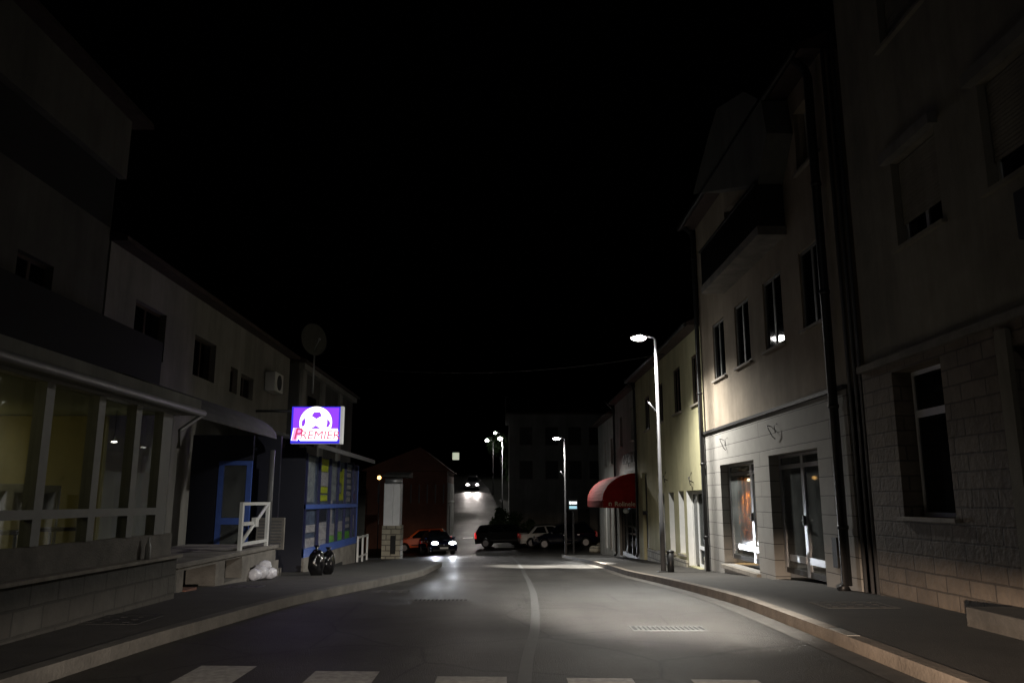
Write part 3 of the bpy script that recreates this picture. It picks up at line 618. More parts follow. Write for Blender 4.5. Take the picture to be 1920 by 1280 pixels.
# --- end building across
t = thing('end_building', 'long dark three storey building facing the street behind the parked cars', 'building', (8, 66, -1.5))
YB = 62.5
b = MB(); b.box(.4, 20, YB, YB + 9, -2.2, 8.0); b.build('wall', 'plaster_g', t)
b = MB(); b.box(3.9, 20, YB - .03, YB - .002, -2.2, 1.9); b.build('ground_floor', 'plaster_g', t)
for x in (1.2, 3.2, 5.0, 6.6, 8.4):
    for z in (3.0, 5.6):
        f = MB(); f.box(x, x + 1.0, YB - .04, YB - .003, z, z + 1.4); w_ = f.build('window', 'brown', t)
        MB().box(x + .06, x + .94, YB - .05, YB - .041, z + .06, z + 1.34).build('pane', 'plastic', w_)
for x, wd in ((4.75, .45), (5.65, .9), (8.0, 1.2)):
    d = MB().box(x, x + wd, YB - .07, YB - .031, -1.8, .75).build('door', 'plastic', t)
b = MB(); b.hexa([(.1, YB - .4, 8.0), (20.3, YB - .4, 8.0), (20.3, YB + 9.4, 8.0), (.1, YB + 9.4, 8.0)], [(.1, YB - .4, 8.12), (20.3, YB - .4, 8.12), (20.3, YB + 4.5, 10), (.1, YB + 4.5, 10)]); b.build('roof', 'tile', t)
# lit sign
x, z = onY(1074.5, 946, 47.5)
t = thing('hanging_sign', 'small black box sign with two lit lines beside the second lamp post', 'sign', (x, 47.5, h(x, 47.5)))
MB().box(x - .27, x + .27, 47.5, 47.62, z - .34, z + .34, .02).build('case', 'plastic', t)
b = MB(); b.box(x - .22, x - .12, 47.485, 47.499, z + .03, z + .2); b.box(x - .1, x + .22, 47.485, 47.499, z + .04, z + .19); b.build('text_line', 'panelE', t)
b = MB(); b.box(x - .22, x + .22, 47.485, 47.499, z - .22, z - .06); b.build('text_line', 'panelE2', t)
MB().box(x - .05, x + .05, 47.52, 47.6, h(x, 47.5) - .1, z - .34).build('post', 'plastic', t)

# ================================================================== STREET LAMPS
def street_lamp(label, x, y, zb, H, arm=.5, group=None, far=False, bracket=True):
    t = thing('street_lamp', label, 'street lamp', (x, y, zb), group)
    MB().tube([(x, y, zb - .1), (x, y, zb + 1.2), (x, y, zb + 1.25), (x, y, zb + H)], [.068, .068, .05, .036], 12).build('pole', 'polestl', t)
    MB().box(x - .13, x + .13, y - .13, y + .13, zb - .05, zb + .03, .01).build('base_plate', 'iron', t)
    top = zb + H
    MB().tube([(x, y, top - .02), (x - .04, y, top + .05), (x - arm * .45, y, top + .09)], .028, 8).build('arm', 'polestl', t)
    hx = x - arm * .8
    hd = MB().box(hx - .26, hx + .20, y - .13, y + .13, top + .055, top + .13, .03).build('lamp_head', 'polestl', t)
    MB().ball((hx - .03, y, top + .053), (.20 if not far else .22, .15 if not far else .2, .085 if not far else .16), 3).build('diffuser', 'lampE' if not far else 'lampE2', hd)  # diffuser made oversized, with the lamp's glare put into its shape
    if bracket:
        MB().tube([(x - .05, y, zb + H * .68), (x - .16, y, zb + H * .70), (x - .24, y, zb + H * .72)], .022, 8).build('bracket', 'steel', t)
    return t, Vector((hx - .03, y, top - .07))
LW = (1, .97, .90)
lamps = []
x1, y1 = 4.05, 21.0; zb = h(x1, y1) + .12
t1, p1 = street_lamp('near street lamp shining over the yellow house', x1, y1, zb, 5.62 - zb, .52)
x2, y2 = 3.18, 42.3; zb2 = h(x2, y2) + .1
t2, p2 = street_lamp('street lamp standing in front of the parked cars', x2, y2, zb2, 4.55 - zb2, .5)
tag(MB().tube([(4.22, 20.9, h(4.2, 20.9) + .05), (4.22, 20.9, .12), ], .085, 12).lathe([(.10, .1), (.10, .14), (.0, .17)], (4.22, 20.9, 0)).build('bollard', 'black'), 'short black bollard right beside the near lamp post', 'bollard')
x0, y0 = 4.05, -.3; zb0 = h(x0, y0) + .12
t0, p0 = street_lamp('street lamp on the right pavement beside the viewer, above the picture', x0, y0, zb0, 5.7, .52)
for t, p, k in ((t0, p0, 160), (t1, p1, 3000), (t2, p2, 700)):
    light('lamp_wide', 'SPOT', t, p, k, LW, p + Vector((-.13, -.06, -1)), .12, 158, .85)
light('lamp_throw', 'SPOT', t0, p0, 92000, LW, (1.75, 11.3, 0), .12, 19, 1)
light('lamp_throw', 'SPOT', t0, p0, 7500, LW, (-2.6, 23, -.6), .1, 33, 1)  # extra spot added to brighten the kiosk and far left lane
light('lamp_throw', 'SPOT', t1, p1, 80000, LW, (2.5, 28.2, -.82), .05, 17, .9)
light('lamp_throw', 'SPOT', t1, p1, 60000, LW, (.75, 28.2, -.82), .05, 16, .9)
light('lamp_throw', 'SPOT', t2, p2, 2400, LW, (4.2, 37.2, 1.8), .08, 40, 1)  # extra spot added to light the awning front, pointing back up the street
for label, pxl, py, Y, hgt, arm in (('far lamp low on the left of the hill lamps', 925, 826, 95, 6.2, .9), ('highest and farthest lamp on the hill', 938, 812, 118, 6.2, .9), ('far lamp with the tall bright pole by the hill road', 942, 823, 78, 7.0, .25)):
    x, z = onY(pxl, py, Y)
    t, p = street_lamp(label, x, Y, z - hgt, hgt, arm, 'far lamps on the hill', True, False)
    light('lamp_wide', 'SPOT', t, p, 4800 if Y < 80 else 500, LW, p + Vector((-.3, 0, -1)), .15, 150, .5)

# ================================================================== LEFT SIDE
XL = -7.5
# --- tall near building
t = thing('apartment_house', 'tall dark apartment house at the upper left with balcony bands', 'house', (-12, 9, 0))
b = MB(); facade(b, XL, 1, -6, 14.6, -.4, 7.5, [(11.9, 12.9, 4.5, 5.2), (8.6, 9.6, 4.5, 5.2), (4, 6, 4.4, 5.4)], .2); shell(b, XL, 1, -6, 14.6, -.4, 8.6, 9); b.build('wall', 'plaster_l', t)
window(t, XL, 1, 11.9, 12.9, 4.5, 5.2, .16, sill=False, fm='brown'); window(t, XL, 1, 8.6, 9.6, 4.5, 5.2, .16, sill=False, fm='brown'); window(t, XL, 1, 4, 6, 4.4, 5.4, .16, fm='brown')
b = MB(); b.box(XL - .1, XL + .004, -6, 14.58, 6.47, 7.5); b.build('loggia_shade', 'dark_fill', t)  # flat dark panel; the loggia's shade is put into its colour
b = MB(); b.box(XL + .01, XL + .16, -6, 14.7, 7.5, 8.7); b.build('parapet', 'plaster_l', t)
b = MB(); b.hexa([(XL - 9, -6, 8.71), (XL + .45, -6, 8.71), (XL + .45, 15.05, 8.71), (XL - 9, 15.05, 8.71)], [(XL - 4, -6, 10.5), (XL + .42, -6, 8.83), (XL + .42, 15.05, 8.83), (XL - 4, 15.05, 10.5)]); b.build('roof', 'tile', t)
b = MB(); b.box(XL + .01, XL + .75, 2, 15.6, 3.1, 4.45); bb = b.build('balcony', 'dark_fill', t)
# --- white two storey house
t = thing('white_house', 'long white two storey house above the corner shop', 'house', (-12, 21, h(-7, 21)))
Y0, Y1 = 14.68, 27.7
ops = [(15.9, 17.4, 4.36, 5.42), (19.1, 20.55, 4.36, 5.35), (21.75, 22.35, 4.3, 5.0), (22.65, 23.8, 4.3, 4.95)]
b = MB(); facade(b, XL, 1, Y0, Y1, -1.2, 6.25, ops, .22); shell(b, XL, 1, Y0, Y1, -1.2, 6.25, 9); b.build('wall', 'plaster_w', t)
for o in ops: window(t, XL, 1, *o, .18, fm='brown', sill=False)
b = MB(); b.hexa([(XL + .3, Y0, 6.26), (XL + .3, Y1 + .2, 6.26), (XL - 9, Y1 + .2, 6.26), (XL - 9, Y0, 6.26)], [(XL + .3, Y0, 6.36), (XL + .3, Y1 + .2, 6.36), (XL - 4.5, Y1 + .2, 8), (XL - 4.5, Y0, 8)]); b.build('roof', 'tile', t)
t = thing('air_conditioner', 'outdoor air conditioner unit under the eave of the white house', 'air conditioner', (XL + .2, 25.3, 4.8))
MB().box(XL + .03, XL + .36, 24.8, 25.7, 4.75, 5.35, .02).build('case', 'white', t); MB().lathe([(.24, .36), (.24, .375)], (XL, 25.25, 5.05), 'x').build('fan_grille', 'black', t)
x, z = onY(589, 636, 26.5)
t = thing('satellite_dish', 'pale satellite dish on a mast above the white house roof', 'satellite dish', (x, 26.5, 4.9))
d = MB(); prof = [(0.001, .10), (.2, .08), (.36, .03), (.46, 0)]
rot = Euler((R(80), 0, R(38))).to_matrix().to_4x4()
d.lathe(prof, n=24); d.bm.transform(Matrix.Translation((x, 26.5, z)) @ rot @ Matrix.Diagonal((1, 1.25, -1, 1))); d.build('dish', 'plaster_l', t)
MB().tube([(x, 26.65, 4.9), (x, 26.65, z)], .03, 8).build('mast', 'steel', t)
MB().tube([(x, 26.5, z - .4), (x + .3, 26.0, z - .1)], .015, 6).ball((x + .3, 26.0, z - .1), .05, 1).build('feed_arm', 'steel', t)
# --- dark house behind shop
t = thing('dark_house', 'dark house with vertical pilasters rising behind the lit sign', 'house', (-11, 33, h(-7, 33)))
b = MB(); b.box(-16, -7.3, 28.2, 38.5, -1.6, 6.2); b.build('wall', 'plaster_d', t)
b = MB()
for y in (28.4, 31.5, 35.0): b.box(-7.298, -7.2, y, y + .6, -1.6, 6.1)
b.box(-7.298, -7.1, 28.2, 38.5, 6.0, 6.2); b.build('pilaster', 'plaster_g', t)
for y in (29.6, 32.7): MB().box(-7.299, -7.26, y, y + 1.2, 3.4, 5.2).build('window', 'dglass', t)
b = MB(); b.hexa([(-7.0, 28, 6.21), (-7.0, 38.8, 6.21), (-16, 38.8, 6.21), (-16, 28, 6.21)], [(-7.0, 28, 6.3), (-7.0, 38.8, 6.3), (-11.5, 38.8, 8), (-11.5, 28, 8)]); b.build('roof', 'tile', t)

# --- glazed pavilion
t = thing('glass_pavilion', 'glazed cafe terrace with white posts on the left', 'pavilion', (-6, 7, .1))
XP = -4.63; ye = 11.35; ys = -1.0
b = MB(); b.box(XP - .06, XP + .10, ys, ye + .15, -.2, .62); b.box(-7.4, XP - .061, ye, ye + .15, -.2, .62); b.build('plinth', 'darkstone', t)
MB().box(XP - .12, XP + .16, ys, ye + .2, .621, .66).build('ledge', 'kerb', t)
MB().box(XP - .05, XP + .03, ys, ye + .1, .661, .95).build('parapet', 'concrete', t)
posts = [1.0, 3.2, 5.3, 6.9, 8.08, 9.14, 10.08]
for y in posts + [10.95]:
    wdt = .15 if y < 10.5 else .3
    MB().box(XP - .07, XP + .05, y - wdt / 2, y + wdt / 2, .951, 2.56).build('post', 'postm', t)
MB().box(XP - .05, XP + .055, ys, ye - .25, 1.21, 1.30).build('rail', 'postm', t)
MB().box(XP - .02, XP - .01, ys, ye - .3, .955, 2.55).build('pane', 'glass', t)
MB().box(-5.55, XP, ye - .10, ye - .08, .66, 2.55).build('end_pane', 'glass', t)
MB().box(-7.34, -5.56, ye - .12, ye - .02, .66, 2.55).build('end_wall', 'olive', t)
b = MB(); b.box(-7.45, XP + .2, ys, ye + .3, 2.60, 2.66); b.box(XP + .16, XP + .22, ys, ye + .3, 2.665, 2.82); b.build('roof', 'plaster_g', t)
MB().tube([(XP + .26, ys, 2.63), (XP + .26, ye + .3, 2.63)], .05, 10).tube([(XP + .26, ye + .25, 2.6), (XP + .1, ye - .1, 2.35), (XP + .1, ye - .1, 2.1)], .03, 8).build('gutter', 'postm', t)
MB().box(XP - .07, XP + .06, ys, ye, 2.561, 2.60).build('beam', 'postm', t)
b = MB(); b.box(-7.45, -7.35, ys, ye - .12, .66, 2.6); b.build('back_wall', 'olive', t)
b = MB(); b.box(-7.3, XP - .1, ys, ye - .12, .55, .619); b.build('floor', 'concrete', t)
b = MB(); b.box(-7.3, XP - .1, ys, ye - .12, 2.56, 2.598); b.box(-7.3, -7.1, ys, ye - .5, 2.3, 2.4); b.build('ceiling', 'ceil', t)
light('cafe_glow', 'POINT', t, (-6.4, 6.3, 2.3), 7, (1, .88, .42), None, .15)
light('cafe_glow', 'POINT', t, (-7.05, 10.2, 1.9), 2.6, (1, .86, .45), None, .15)
b = MB().box(-6.6, -6.2, 6.8, 8.1, 2.50, 2.55); b.build('tube_light', emat('dim_tube', (.75, .75, .42), .10), t)
def chair(x, y, rz):
    o = thing('dining_chair', None, 'chair', (0, 0, 0), 'chairs inside the glazed terrace'); o['_local'] = 1
    MB().box(-.21, .21, -.21, .21, .42, .46, .01).build('seat', 'brown', o)
    MB().box(-.21, .21, .18, .21, .62, .95, .01).build('backrest', 'plaster_w', o)
    for a in (-1, 1):
        for c in (-1, 1): MB().tube([(a * .19, c * .19, 0), (a * .19, c * .19, .42 if c < 0 else .92)], .018, 6).build('leg', 'steel', o)
    del o['_local']; o.location = (x, y, .62); o.rotation_euler = (0, 0, rz); return o
for (x, y, rz), lb in zip(((-5.3, 8.7, .3), (-5.4, 7.9, 2.6), (-5.3, 9.7, 1.2)), ('dining chair behind the glass in the second bay of the terrace', 'dining chair behind the glass at the left edge of the picture', 'dining chair behind the glass nearest the end post of the terrace')):
    chair(x, y, rz)['label'] = lb
for (px_, py_), lb in zip(((185, 826), (214, 828)), ('small bulb added for a bright streak, left of the pair inside the terrace', 'small bulb added for a bright streak, right of the pair inside the terrace')):
    x, z = onY(px_, py_, 12.6 * .75)
    x, z = onY(px_, py_, 10.6)
    o = thing('added_bulb', lb, 'lamp', (x, 10.6, z))  # bulb and cord added to make a bright streak behind the glass
    MB().ball((x, 10.6, z), (.045, .02, .012), 1).build('bulb', 'bulbE', o); MB().tube([(x, 10.6, z + .01), (x, 10.6, 2.57)], .004, 5).build('cord', 'black', o)
x, z = onY(275, 984, 10.9); o = thing('bottle', 'small pale bottle standing on the terrace ledge', 'bottle', (XP + .08, 10.9, .66))
MB().lathe([(.001, .66), (.035, .66), (.035, .82), (.014, .88), (.014, .93), (.001, .93)], (XP + .10, 10.55, 0), n=14).build('body', 'white', o)
# --- entrance canopy
t = thing('entrance_canopy', 'dim arched canopy over the entrance between terrace and shop', 'canopy', (-6.2, 15, 2.4))
b = MB(); n = 10; rows = []
for k in range(n + 1):
    a = k / n * math.pi / 2; rows.append((-7.45 + 2.4 * math.sin(a), 2.75 + .75 * math.cos(a)))
for (xa, za), (xb, zb) in zip(rows, rows[1:]):
    b.hexa([(xa, 12.3, za - .02), (xb, 12.3, zb - .02), (xb, 17.9, zb - .02), (xa, 17.9, za - .02)], [(xa, 12.3, za), (xb, 12.3, zb), (xb, 17.9, zb), (xa, 17.9, za)])
b.build('cover', 'plaster_d', t)
# --- concrete stoop
t = thing('concrete_stoop', 'concrete entrance steps with dark hollows under the landing', 'steps', (-5.6, 15, h(-5, 15)))
XS = -4.9
b = MB(); facade(b, XS, 1, 12.3, 17.75, -.7, .40, [(12.75, 14.15, -.03, .34), (14.6, 15.55, -.02, .36), (16.05, 17.35, -.24, .12)], .5)
b.quad((XS, 17.75, -.7), (-6.8, 17.75, -.7), (-6.8, 17.75, .4), (XS, 17.75, .4)); b.quad((XS, 12.3, -.7), (-6.8, 12.3, -.7), (-6.8, 12.3, .4), (XS, 12.3, .4)); b.build('side_wall', 'concrete', t)
MB().box(XS - .55, XS - .5, 12.5, 17.5, -.6, .39).build('hollow', 'dark_fill', t)
b = MB(); b.box(-6.8, XS + .05, 12.25, 17.8, .401, .47); b.build('landing', 'concrete', t)
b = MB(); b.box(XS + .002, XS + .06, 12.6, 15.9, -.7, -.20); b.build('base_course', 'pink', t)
b = MB(); b.box(XS - .3, XS + .05, 12.75, 13.2, -.2, .05); b.build('loose_block', 'pink', t)
b = MB()
for k in range(3): b.box(-6.6, -5.0 - .02 * k, 17.81 + k * .34, 18.14 + k * .34, -.8, .3 - .2 * k)
b.build('step', 'concrete', t)
# --- white gate panel
t = thing('railing_panel', 'white metal railing panel with a diagonal brace on the steps', 'railing', (-4.95, 16.4, .47))
b = MB(); xg = -4.95; za, zb_, g0, g1 = .55, 1.36, 15.45, 17.25
b.box(xg - .03, xg + .03, g0, g0 + .1, .47, zb_); b.box(xg - .03, xg + .03, g1 - .1, g1, .47, zb_); b.build('upright', 'white', t)
b = MB(); b.box(xg - .025, xg + .025, g0 + .1, g1 - .1, zb_ - .06, zb_); b.box(xg - .025, xg + .025, g0 + .1, g1 - .1, za, za + .06); b.build('rail', 'white', t)
MB().tube([(xg, g0 + .1, za + .05), (xg, g1 - .1, zb_ - .05)], .035, 8).build('brace', 'white', t)
b = MB(); ym = (g0 + g1) / 2; b.box(xg - .04, xg + .05, ym - .1, ym + .1, .88, 1.06, .01); b.box(xg - .02, xg + .02, ym - .75, ym - .1, .92, .99); b.build('lock_box', 'white', t)
t = thing('drain_post', 'thin grey post rising behind the white railing panel', 'post', (-4.98, 17.4, .4))
MB().tube([(-4.98, 17.4, .40), (-4.98, 17.4, 2.45)], .055, 10).build('shaft', 'polestl', t); MB().box(-5.06, -4.90, 17.32, 17.48, .39, .42).build('foot', 'iron', t)
# --- bookmaker shop
t = thing('corner_shop', 'blue framed betting shop kiosk with poster covered windows', 'shop', (-6.4, 25, h(-5, 25)))
XS2 = -5.2; s0, s1 = 21.3, 28.6
b = MB(); b.box(XS2 - .1, XS2 + .06, s0, s1 + .05, -1.6, -.06); b.box(-7.2, XS2 - .101, s0, s0 + .2, -1.6, -.0); b.build('plinth', 'concrete', t)
b = MB(); b.box(XS2 + .061, XS2 + .1, 24.6, 26.2, -.95, -.5); b.build('vent_opening', 'dark_fill', t)
b = MB(); b.box(-7.25, XS2, s0 - .06, s0, -.9, 2.75); b.box(-7.3, -7.22, s0, s1, -1.6, 2.7); b.box(-7.2, XS2 - .1, s1, s1 + .06, -1.6, 2.7); b.build('wall', 'dblack', t)
# the dark blue door side
b = MB(); xa, xb = -7.3, -6.3
for yy in (17.98,): pass
bars = [s0, 22.9, 24.3, 25.5, 26.65, 28.0, s1]
x0, x1 = XS2 - .04, XS2 + .04
for k, yy in enumerate(bars): MB().box(x0, x1, yy, yy + (.12 if k == 0 else .06), -.05, 2.62).build('mullion', 'dblue', t)
MB().box(x0 - .01, x1 + .012, s0, s1 + .1, -.055, .16).build('rail', 'blue', t); MB().box(x0 - .01, x1 + .012, s0, s1 + .1, 1.17, 1.29).build('rail', 'blue', t)
MB().box(XS2 - .012, XS2 - .004, s0 + .1, s1, 0, 2.6).build('pane', 'shopglass', t)
f = MB(); f.box(XS2 - .10, XS2 + .05, s1 + .101, s1 + .22, -.05, 2.6); f.box(-5.75, XS2 - .1, s1 + .065, s1 + .075, 0, 2.6); f.build('corner_post', 'blue', t)
xp = XS2 - .03
def poster(y0, y1, z0, z1, m, name='poster'):
    poster.n += 1; q = xp - .0015 * (poster.n % 8)
    return MB().box(q - .0006, q, y0, y1, z0, z1).build(name, m, t)
poster.n = 0
MB().box(xp - .06, xp - .05, s0 + .1, s1, -.04, 2.6).build('backing', 'postb', t)
poster(21.6, 22.5, 1.35, 2.55, 'postg'); poster(21.6, 22.8, .15, .4, 'postw'); poster(21.6, 22.8, .55, .75, 'postw'); poster(21.6, 22.7, -.02, .12, 'postg')
for z0_, z1_ in ((1.38, 1.55), (1.6, 1.78), (2.22, 2.4), (2.42, 2.58)): poster(23.05, 24.2, z0_, z1_, 'lime')
poster(23.05, 24.2, 1.8, 2.2, 'postw'); poster(23.0, 24.2, .1, .78, 'postw'); poster(23.0, 24.2, 0.8, 1.1, 'postd')
poster(24.45, 25.4, 1.4, 2.5, 'postg'); poster(24.55, 25.0, .6, 1.5, 'postw'); poster(24.45, 25.4, .02, .35, 'pitch'); poster(24.45, 25.4, .36, .7, 'postw')
poster(25.65, 26.2, 1.4, 1.6, 'lime'); poster(25.65, 26.2, 1.65, 1.86, 'postg'); poster(25.65, 26.2, 1.95, 2.3, 'lime'); poster(26.25, 26.6, 1.4, 2.4, 'lime')
poster(25.62, 26.6, .02, .42, 'pitch'); poster(25.62, 26.6, .43, .75, 'postw'); poster(26.78, 27.9, .02, .40, 'pitch')
for k in range(6): poster(26.95, 27.8, 1.36 + k * .2, 1.49 + k * .2, 'postw')
for k in range(2): poster(26.9, 27.8, .5 + k * .22, .62 + k * .22, 'postw')
poster(28.15, 28.55, .05, .4, 'pitch'); poster(28.12, 28.55, .42, .9, 'postw'); poster(28.12, 28.55, 1.42, 1.62, 'postr'); poster(28.12, 28.55, 1.7, 2.5, 'postg')
b = MB(); b.hexa([(-7.25, 19.72, 3.5), (-4.55, 19.72, 2.70), (-4.55, 28.4, 2.70), (-7.25, 28.4, 3.5)], [(-7.25, 19.72, 3.56), (-4.55, 19.72, 2.76), (-4.55, 28.4, 2.76), (-7.25, 28.4, 3.56)]); b.build('roof', 'plaster_d', t)
MB().box(-4.56, -4.53, 19.72, 28.45, 2.66, 2.78).build('fascia', 'polestl', t)
# recessed blue door and wall beside it
f = MB(); yd = 19.0
for xa in (-6.65, -6.0): f.box(xa, xa + .12, yd - .06, yd, -.4, 2.3)
f.box(-6.53, -6.0, yd - .06, yd, -.4, -.2); f.box(-6.53, -6.0, yd - .06, yd, 2.2, 2.3); f.box(-6.53, -6.0, yd - .06, yd, .85, 1.0); dr = f.build('door', 'blue', t)
MB().box(-6.55, -5.98, yd - .02, yd - .01, -.3, 2.25).build('pane', 'dimglass', dr)
b = MB(); b.box(-7.3, -6.68, yd - .05, yd + .05, -.5, 2.9); b.box(-5.86, -5.3, yd + .2, yd + .3, -1.2, 2.9); b.box(-6.68, -5.88, yd - .05, yd + .05, 2.31, 2.9); b.build('entrance_wall', 'dblack', t)
t = thing('cooling_unit', 'grey louvred cooling unit beside the shop window', 'unit', (-5.45, 20.3, -.1))
b = MB(); b.box(-5.75, -5.1, 19.1, 19.19, .28, 1.0, .01); b.build('case', 'concrete', t)
b = MB()
for k in range(9): b.box(-5.70, -5.15, 19.085, 19.098, .34 + k * .07, .37 + k * .07)
b.build('louvre', 'polestl', t)
MB().box(-5.7, -5.2, 19.19, 19.28, .3, .9).build('bracket', 'polestl', t)
# --- lit sign
ysn = 19.5
xa, zt = onY(548, 762, ysn); xb, zb_ = onY(636, 831, ysn); zt2 = onY(592, 761.5, ysn)[1]
xc, zc = (xa + xb) / 2, (zt + zb_) / 2; SW, SH = xb - xa, zt - zb_
t = thing('illuminated_sign', 'lit violet projecting sign reading PREMIER with a white football', 'sign', (xc, ysn, zc))
MB().box(xa, xb, ysn + .012, ysn + .16, zb_, zt).build('case', 'cap', t)
b = MB(); b.box(xb + .001, xb + .07, ysn, ysn + .165, zb_ - .01, zt + .01, .01); b.build('side_frame', 'cap', t)
MB().box(xa, xb, ysn + .004, ysn + .011, zb_, zt).build('border', 'violetedge', t)
MB().box(xa + SW * .035, xb - SW * .03, ysn + .001, ysn + .004, zb_ + SH * .1, zt - SH * .03).build('panel', 'violet', t)
def P(u, v, d=0): return (xa + u * SW, ysn - .002 - d, zt - v * SH)   # u,v in 0..1 over the face
def disc(b, cu, cv, ru, d, n=40, a0=0, a1=math.tau):
    b.bm.faces.new([b.bm.verts.new(P(cu + ru * math.cos(a0 + (a1 - a0) * k / n), cv - ru * SW / SH * math.sin(a0 + (a1 - a0) * k / n), d)) for k in range(n)])
b = MB(); disc(b, .5, .44, .335, .002, 48); b.build('football', 'whiteE', t)
b = MB()
def pent(pts): b.bm.faces.new([b.bm.verts.new(P(u, v, .004)) for u, v in pts])
pent([(.41, .255), (.455, .15), (.58, .15), (.62, .255), (.51, .335)])
pent([(.215, .40), (.275, .30), (.29, .42), (.268, .53), (.212, .54)]); pent([(.73, .34), (.785, .40), (.80, .46), (.765, .56), (.715, .56), (.735, .46)])
pent([(.40, .60), (.505, .515), (.61, .60)]); b.build('football_patch', 'violet', t)
b = MB(); b.poly(P(.05, .585, .006), P(.25, .585, .006), P(.25, .60, .006), P(.955, .60, .006), P(.975, .70, .006), P(.985, .705, .006), P(.955, .93, .006), P(.2, .93, .006), P(.16, .87, .006), P(.14, .93, .006), P(.01, .92, .006))
b.build('banner', 'whiteE', t)
b = MB(); b.poly(P(.07, .59, .0075), P(.215, .59, .0075), P(.225, .64, .0075), P(.20, .80, .0075), P(.15, .80, .0075), P(.125, .925, .0075), P(.02, .915, .0075)); b.build('letter_outline', 'pinkE', t)
b = MB().mesh(textmesh('P', SH * .43, .001, .2, bold=.003), T_front(*P(.135, .755, .011))); b.mesh(textmesh('REMIER', SH * .32, .001, .1), T_front(*P(.595, .785, .009)) @ Matrix.Diagonal((1.06, 1, 1, 1))); b.build('lettering', 'redE', t)
b = MB(); b.tube([(xa - .9, ysn + .08, zt - .1), (xa, ysn + .08, zt - .1)], .03, 8); b.tube([(xa - .9, ysn + .08, zb_ + .15), (xa, ysn + .08, zb_ + .15)], .03, 8); b.build('bracket', 'black', t)
light('sign_glow', 'AREA', t, (xc, ysn - .06, zc), 5, (.45, .3, 1), (xc, ysn - 3, zc - .3), .7)
# --- bin bags
for (x, y, s), lb in zip(((onY(592, 1078, 18.9)[0], 18.9, .85), (onY(614, 1072, 19.6)[0], 19.6, .8)), ('full shiny black bin bag, nearer of the pair by the shop', 'full shiny black bin bag, farther of the pair by the shop')):
    t = thing('bin_bag', lb, 'bin bag', (x, y, h(x, y) + .12), 'black bin bags on the left pavement'); z = h(x, y) + .12
    MB().ball((x, y, z + .31 * s), (.21 * s, .22 * s, .37 * s), 4, .10, int(y * 10)).build('sack', 'trash', t)
    MB().lathe([(.10 * s, .60 * s), (.03 * s, .68 * s), (.09 * s, .78 * s), (.01, .77 * s)], (x, y, z), n=12).build('knot', 'trash', t)
t = thing('plastic_bag', 'small heap of white plastic bags in front of the steps', 'bag', (-4.55, 16.3, h(-4.5, 16.3) + .12)); z = h(-4.5, 16.3) + .12
b = MB()
for dx, dy, r, dz in ((0, 0, .16, .15), (.1, .28, .13, .11), (-.05, -.22, .13, .12), (.04, .1, .12, .27)): b.ball((onY(488, 1085, 16.3)[0] + dx, 16.3 + dy, z + dz), (r, r, r * .85), 3, .12, int(dx * 100 + 50))
b.build('film', 'trashw', t)
# --- railing, kiosk pier, amber lamp
t = thing('pavement_railing', 'low white railing on the pavement between shop and kiosk', 'railing', (-5.0, 30.3, h(-5, 30) + .1))
z = h(-5, 30.3) + .1
b = MB()
for y in (29.2, 30.2, 31.2): b.box(-5.2, -5.14, y, y + .07, z, z + .95)
b.build('post', 'white', t); b = MB(); b.box(-5.19, -5.15, 29.27, 31.2, z + .87, z + .94); b.box(-5.19, -5.15, 29.27, 31.2, z + .2, z + .26); b.build('rail', 'white', t)
yk = 34.3; xk0 = onY(716, 1000, yk)[0]; xk1 = onY(751, 1000, yk)[0]; zk = onY(735, 985, yk)[1]; zkt = onY(735, 905, yk)[1]; zg = h(xk0, yk) + .1
t = thing('kiosk_pier', 'narrow kiosk end with grey metal panels on a pale stone base', 'kiosk', ((xk0 + xk1) / 2, yk, zg))
b = MB(); b.box(xk0, xk1, yk, yk + .9, zg - .4, zk); b.build('stone_base', 'rubble', t)
MB().box(xk0 + .36, xk0 + .58, yk - .02, yk - .002, zg + .2, zg + .95).build('niche_shade', 'dark_fill', t)  # flat dark plate, its colour standing for the shade of a niche
xm = xk0 + (xk1 - xk0) * .55
b = MB(); b.box(xk0 + .04, xm - .01, yk + .05, yk + .8, zk + .001, zkt); b.box(xm, xk1 - .06, yk + .03, yk + .8, zk + .001, zkt); b.build('metal_panel', 'greyw', t)
MB().tube([(xk0 + .1, yk - .05, zkt + .08), (xk1 + .02, yk - .05, zkt + .08)], .11, 12).build('roller_case', 'steel', t)
b = MB(); b.hexa([(xk0 - .02, yk - .3, zkt + .24), (xk1 + .3, yk - .3, zkt + .24), (xk1 + .3, yk + 1.4, zkt + .24), (xk0 - .02, yk + 1.4, zkt + .24)], [(xk0 - .02, yk - .2, zkt + .32), (xk1 + .3, yk - .2, zkt + .32), (xk1 + .3, yk + 1.4, zkt + .5), (xk0 - .02, yk + 1.4, zkt + .5)]); b.build('roof', 'plaster_d', t)
ya_ = 49.0; x, z = onY(711, 895, ya_); zg = h(x, ya_)
t = thing('amber_lamp', 'tiny glowing amber globe lamp on a thin post beyond the kiosk', 'lamp', (x, ya_, zg))
MB().ball((x, ya_, z), .12, 2).build('globe', 'amberE', t); MB().tube([(x, ya_ + .16, zg - .1), (x, ya_ + .16, z + .2), (x, ya_, z + .22), (x, ya_, z + .1)], .03, 8).build('post', 'black', t)
light('amber_spot', 'SPOT', t, (x, ya_ + .05, z - .16), 260, (1, .42, .12), (-7.3, 57.6, -.9), .08, 24, .9)  # narrow spot added to light the orange car, not the globe's own spread
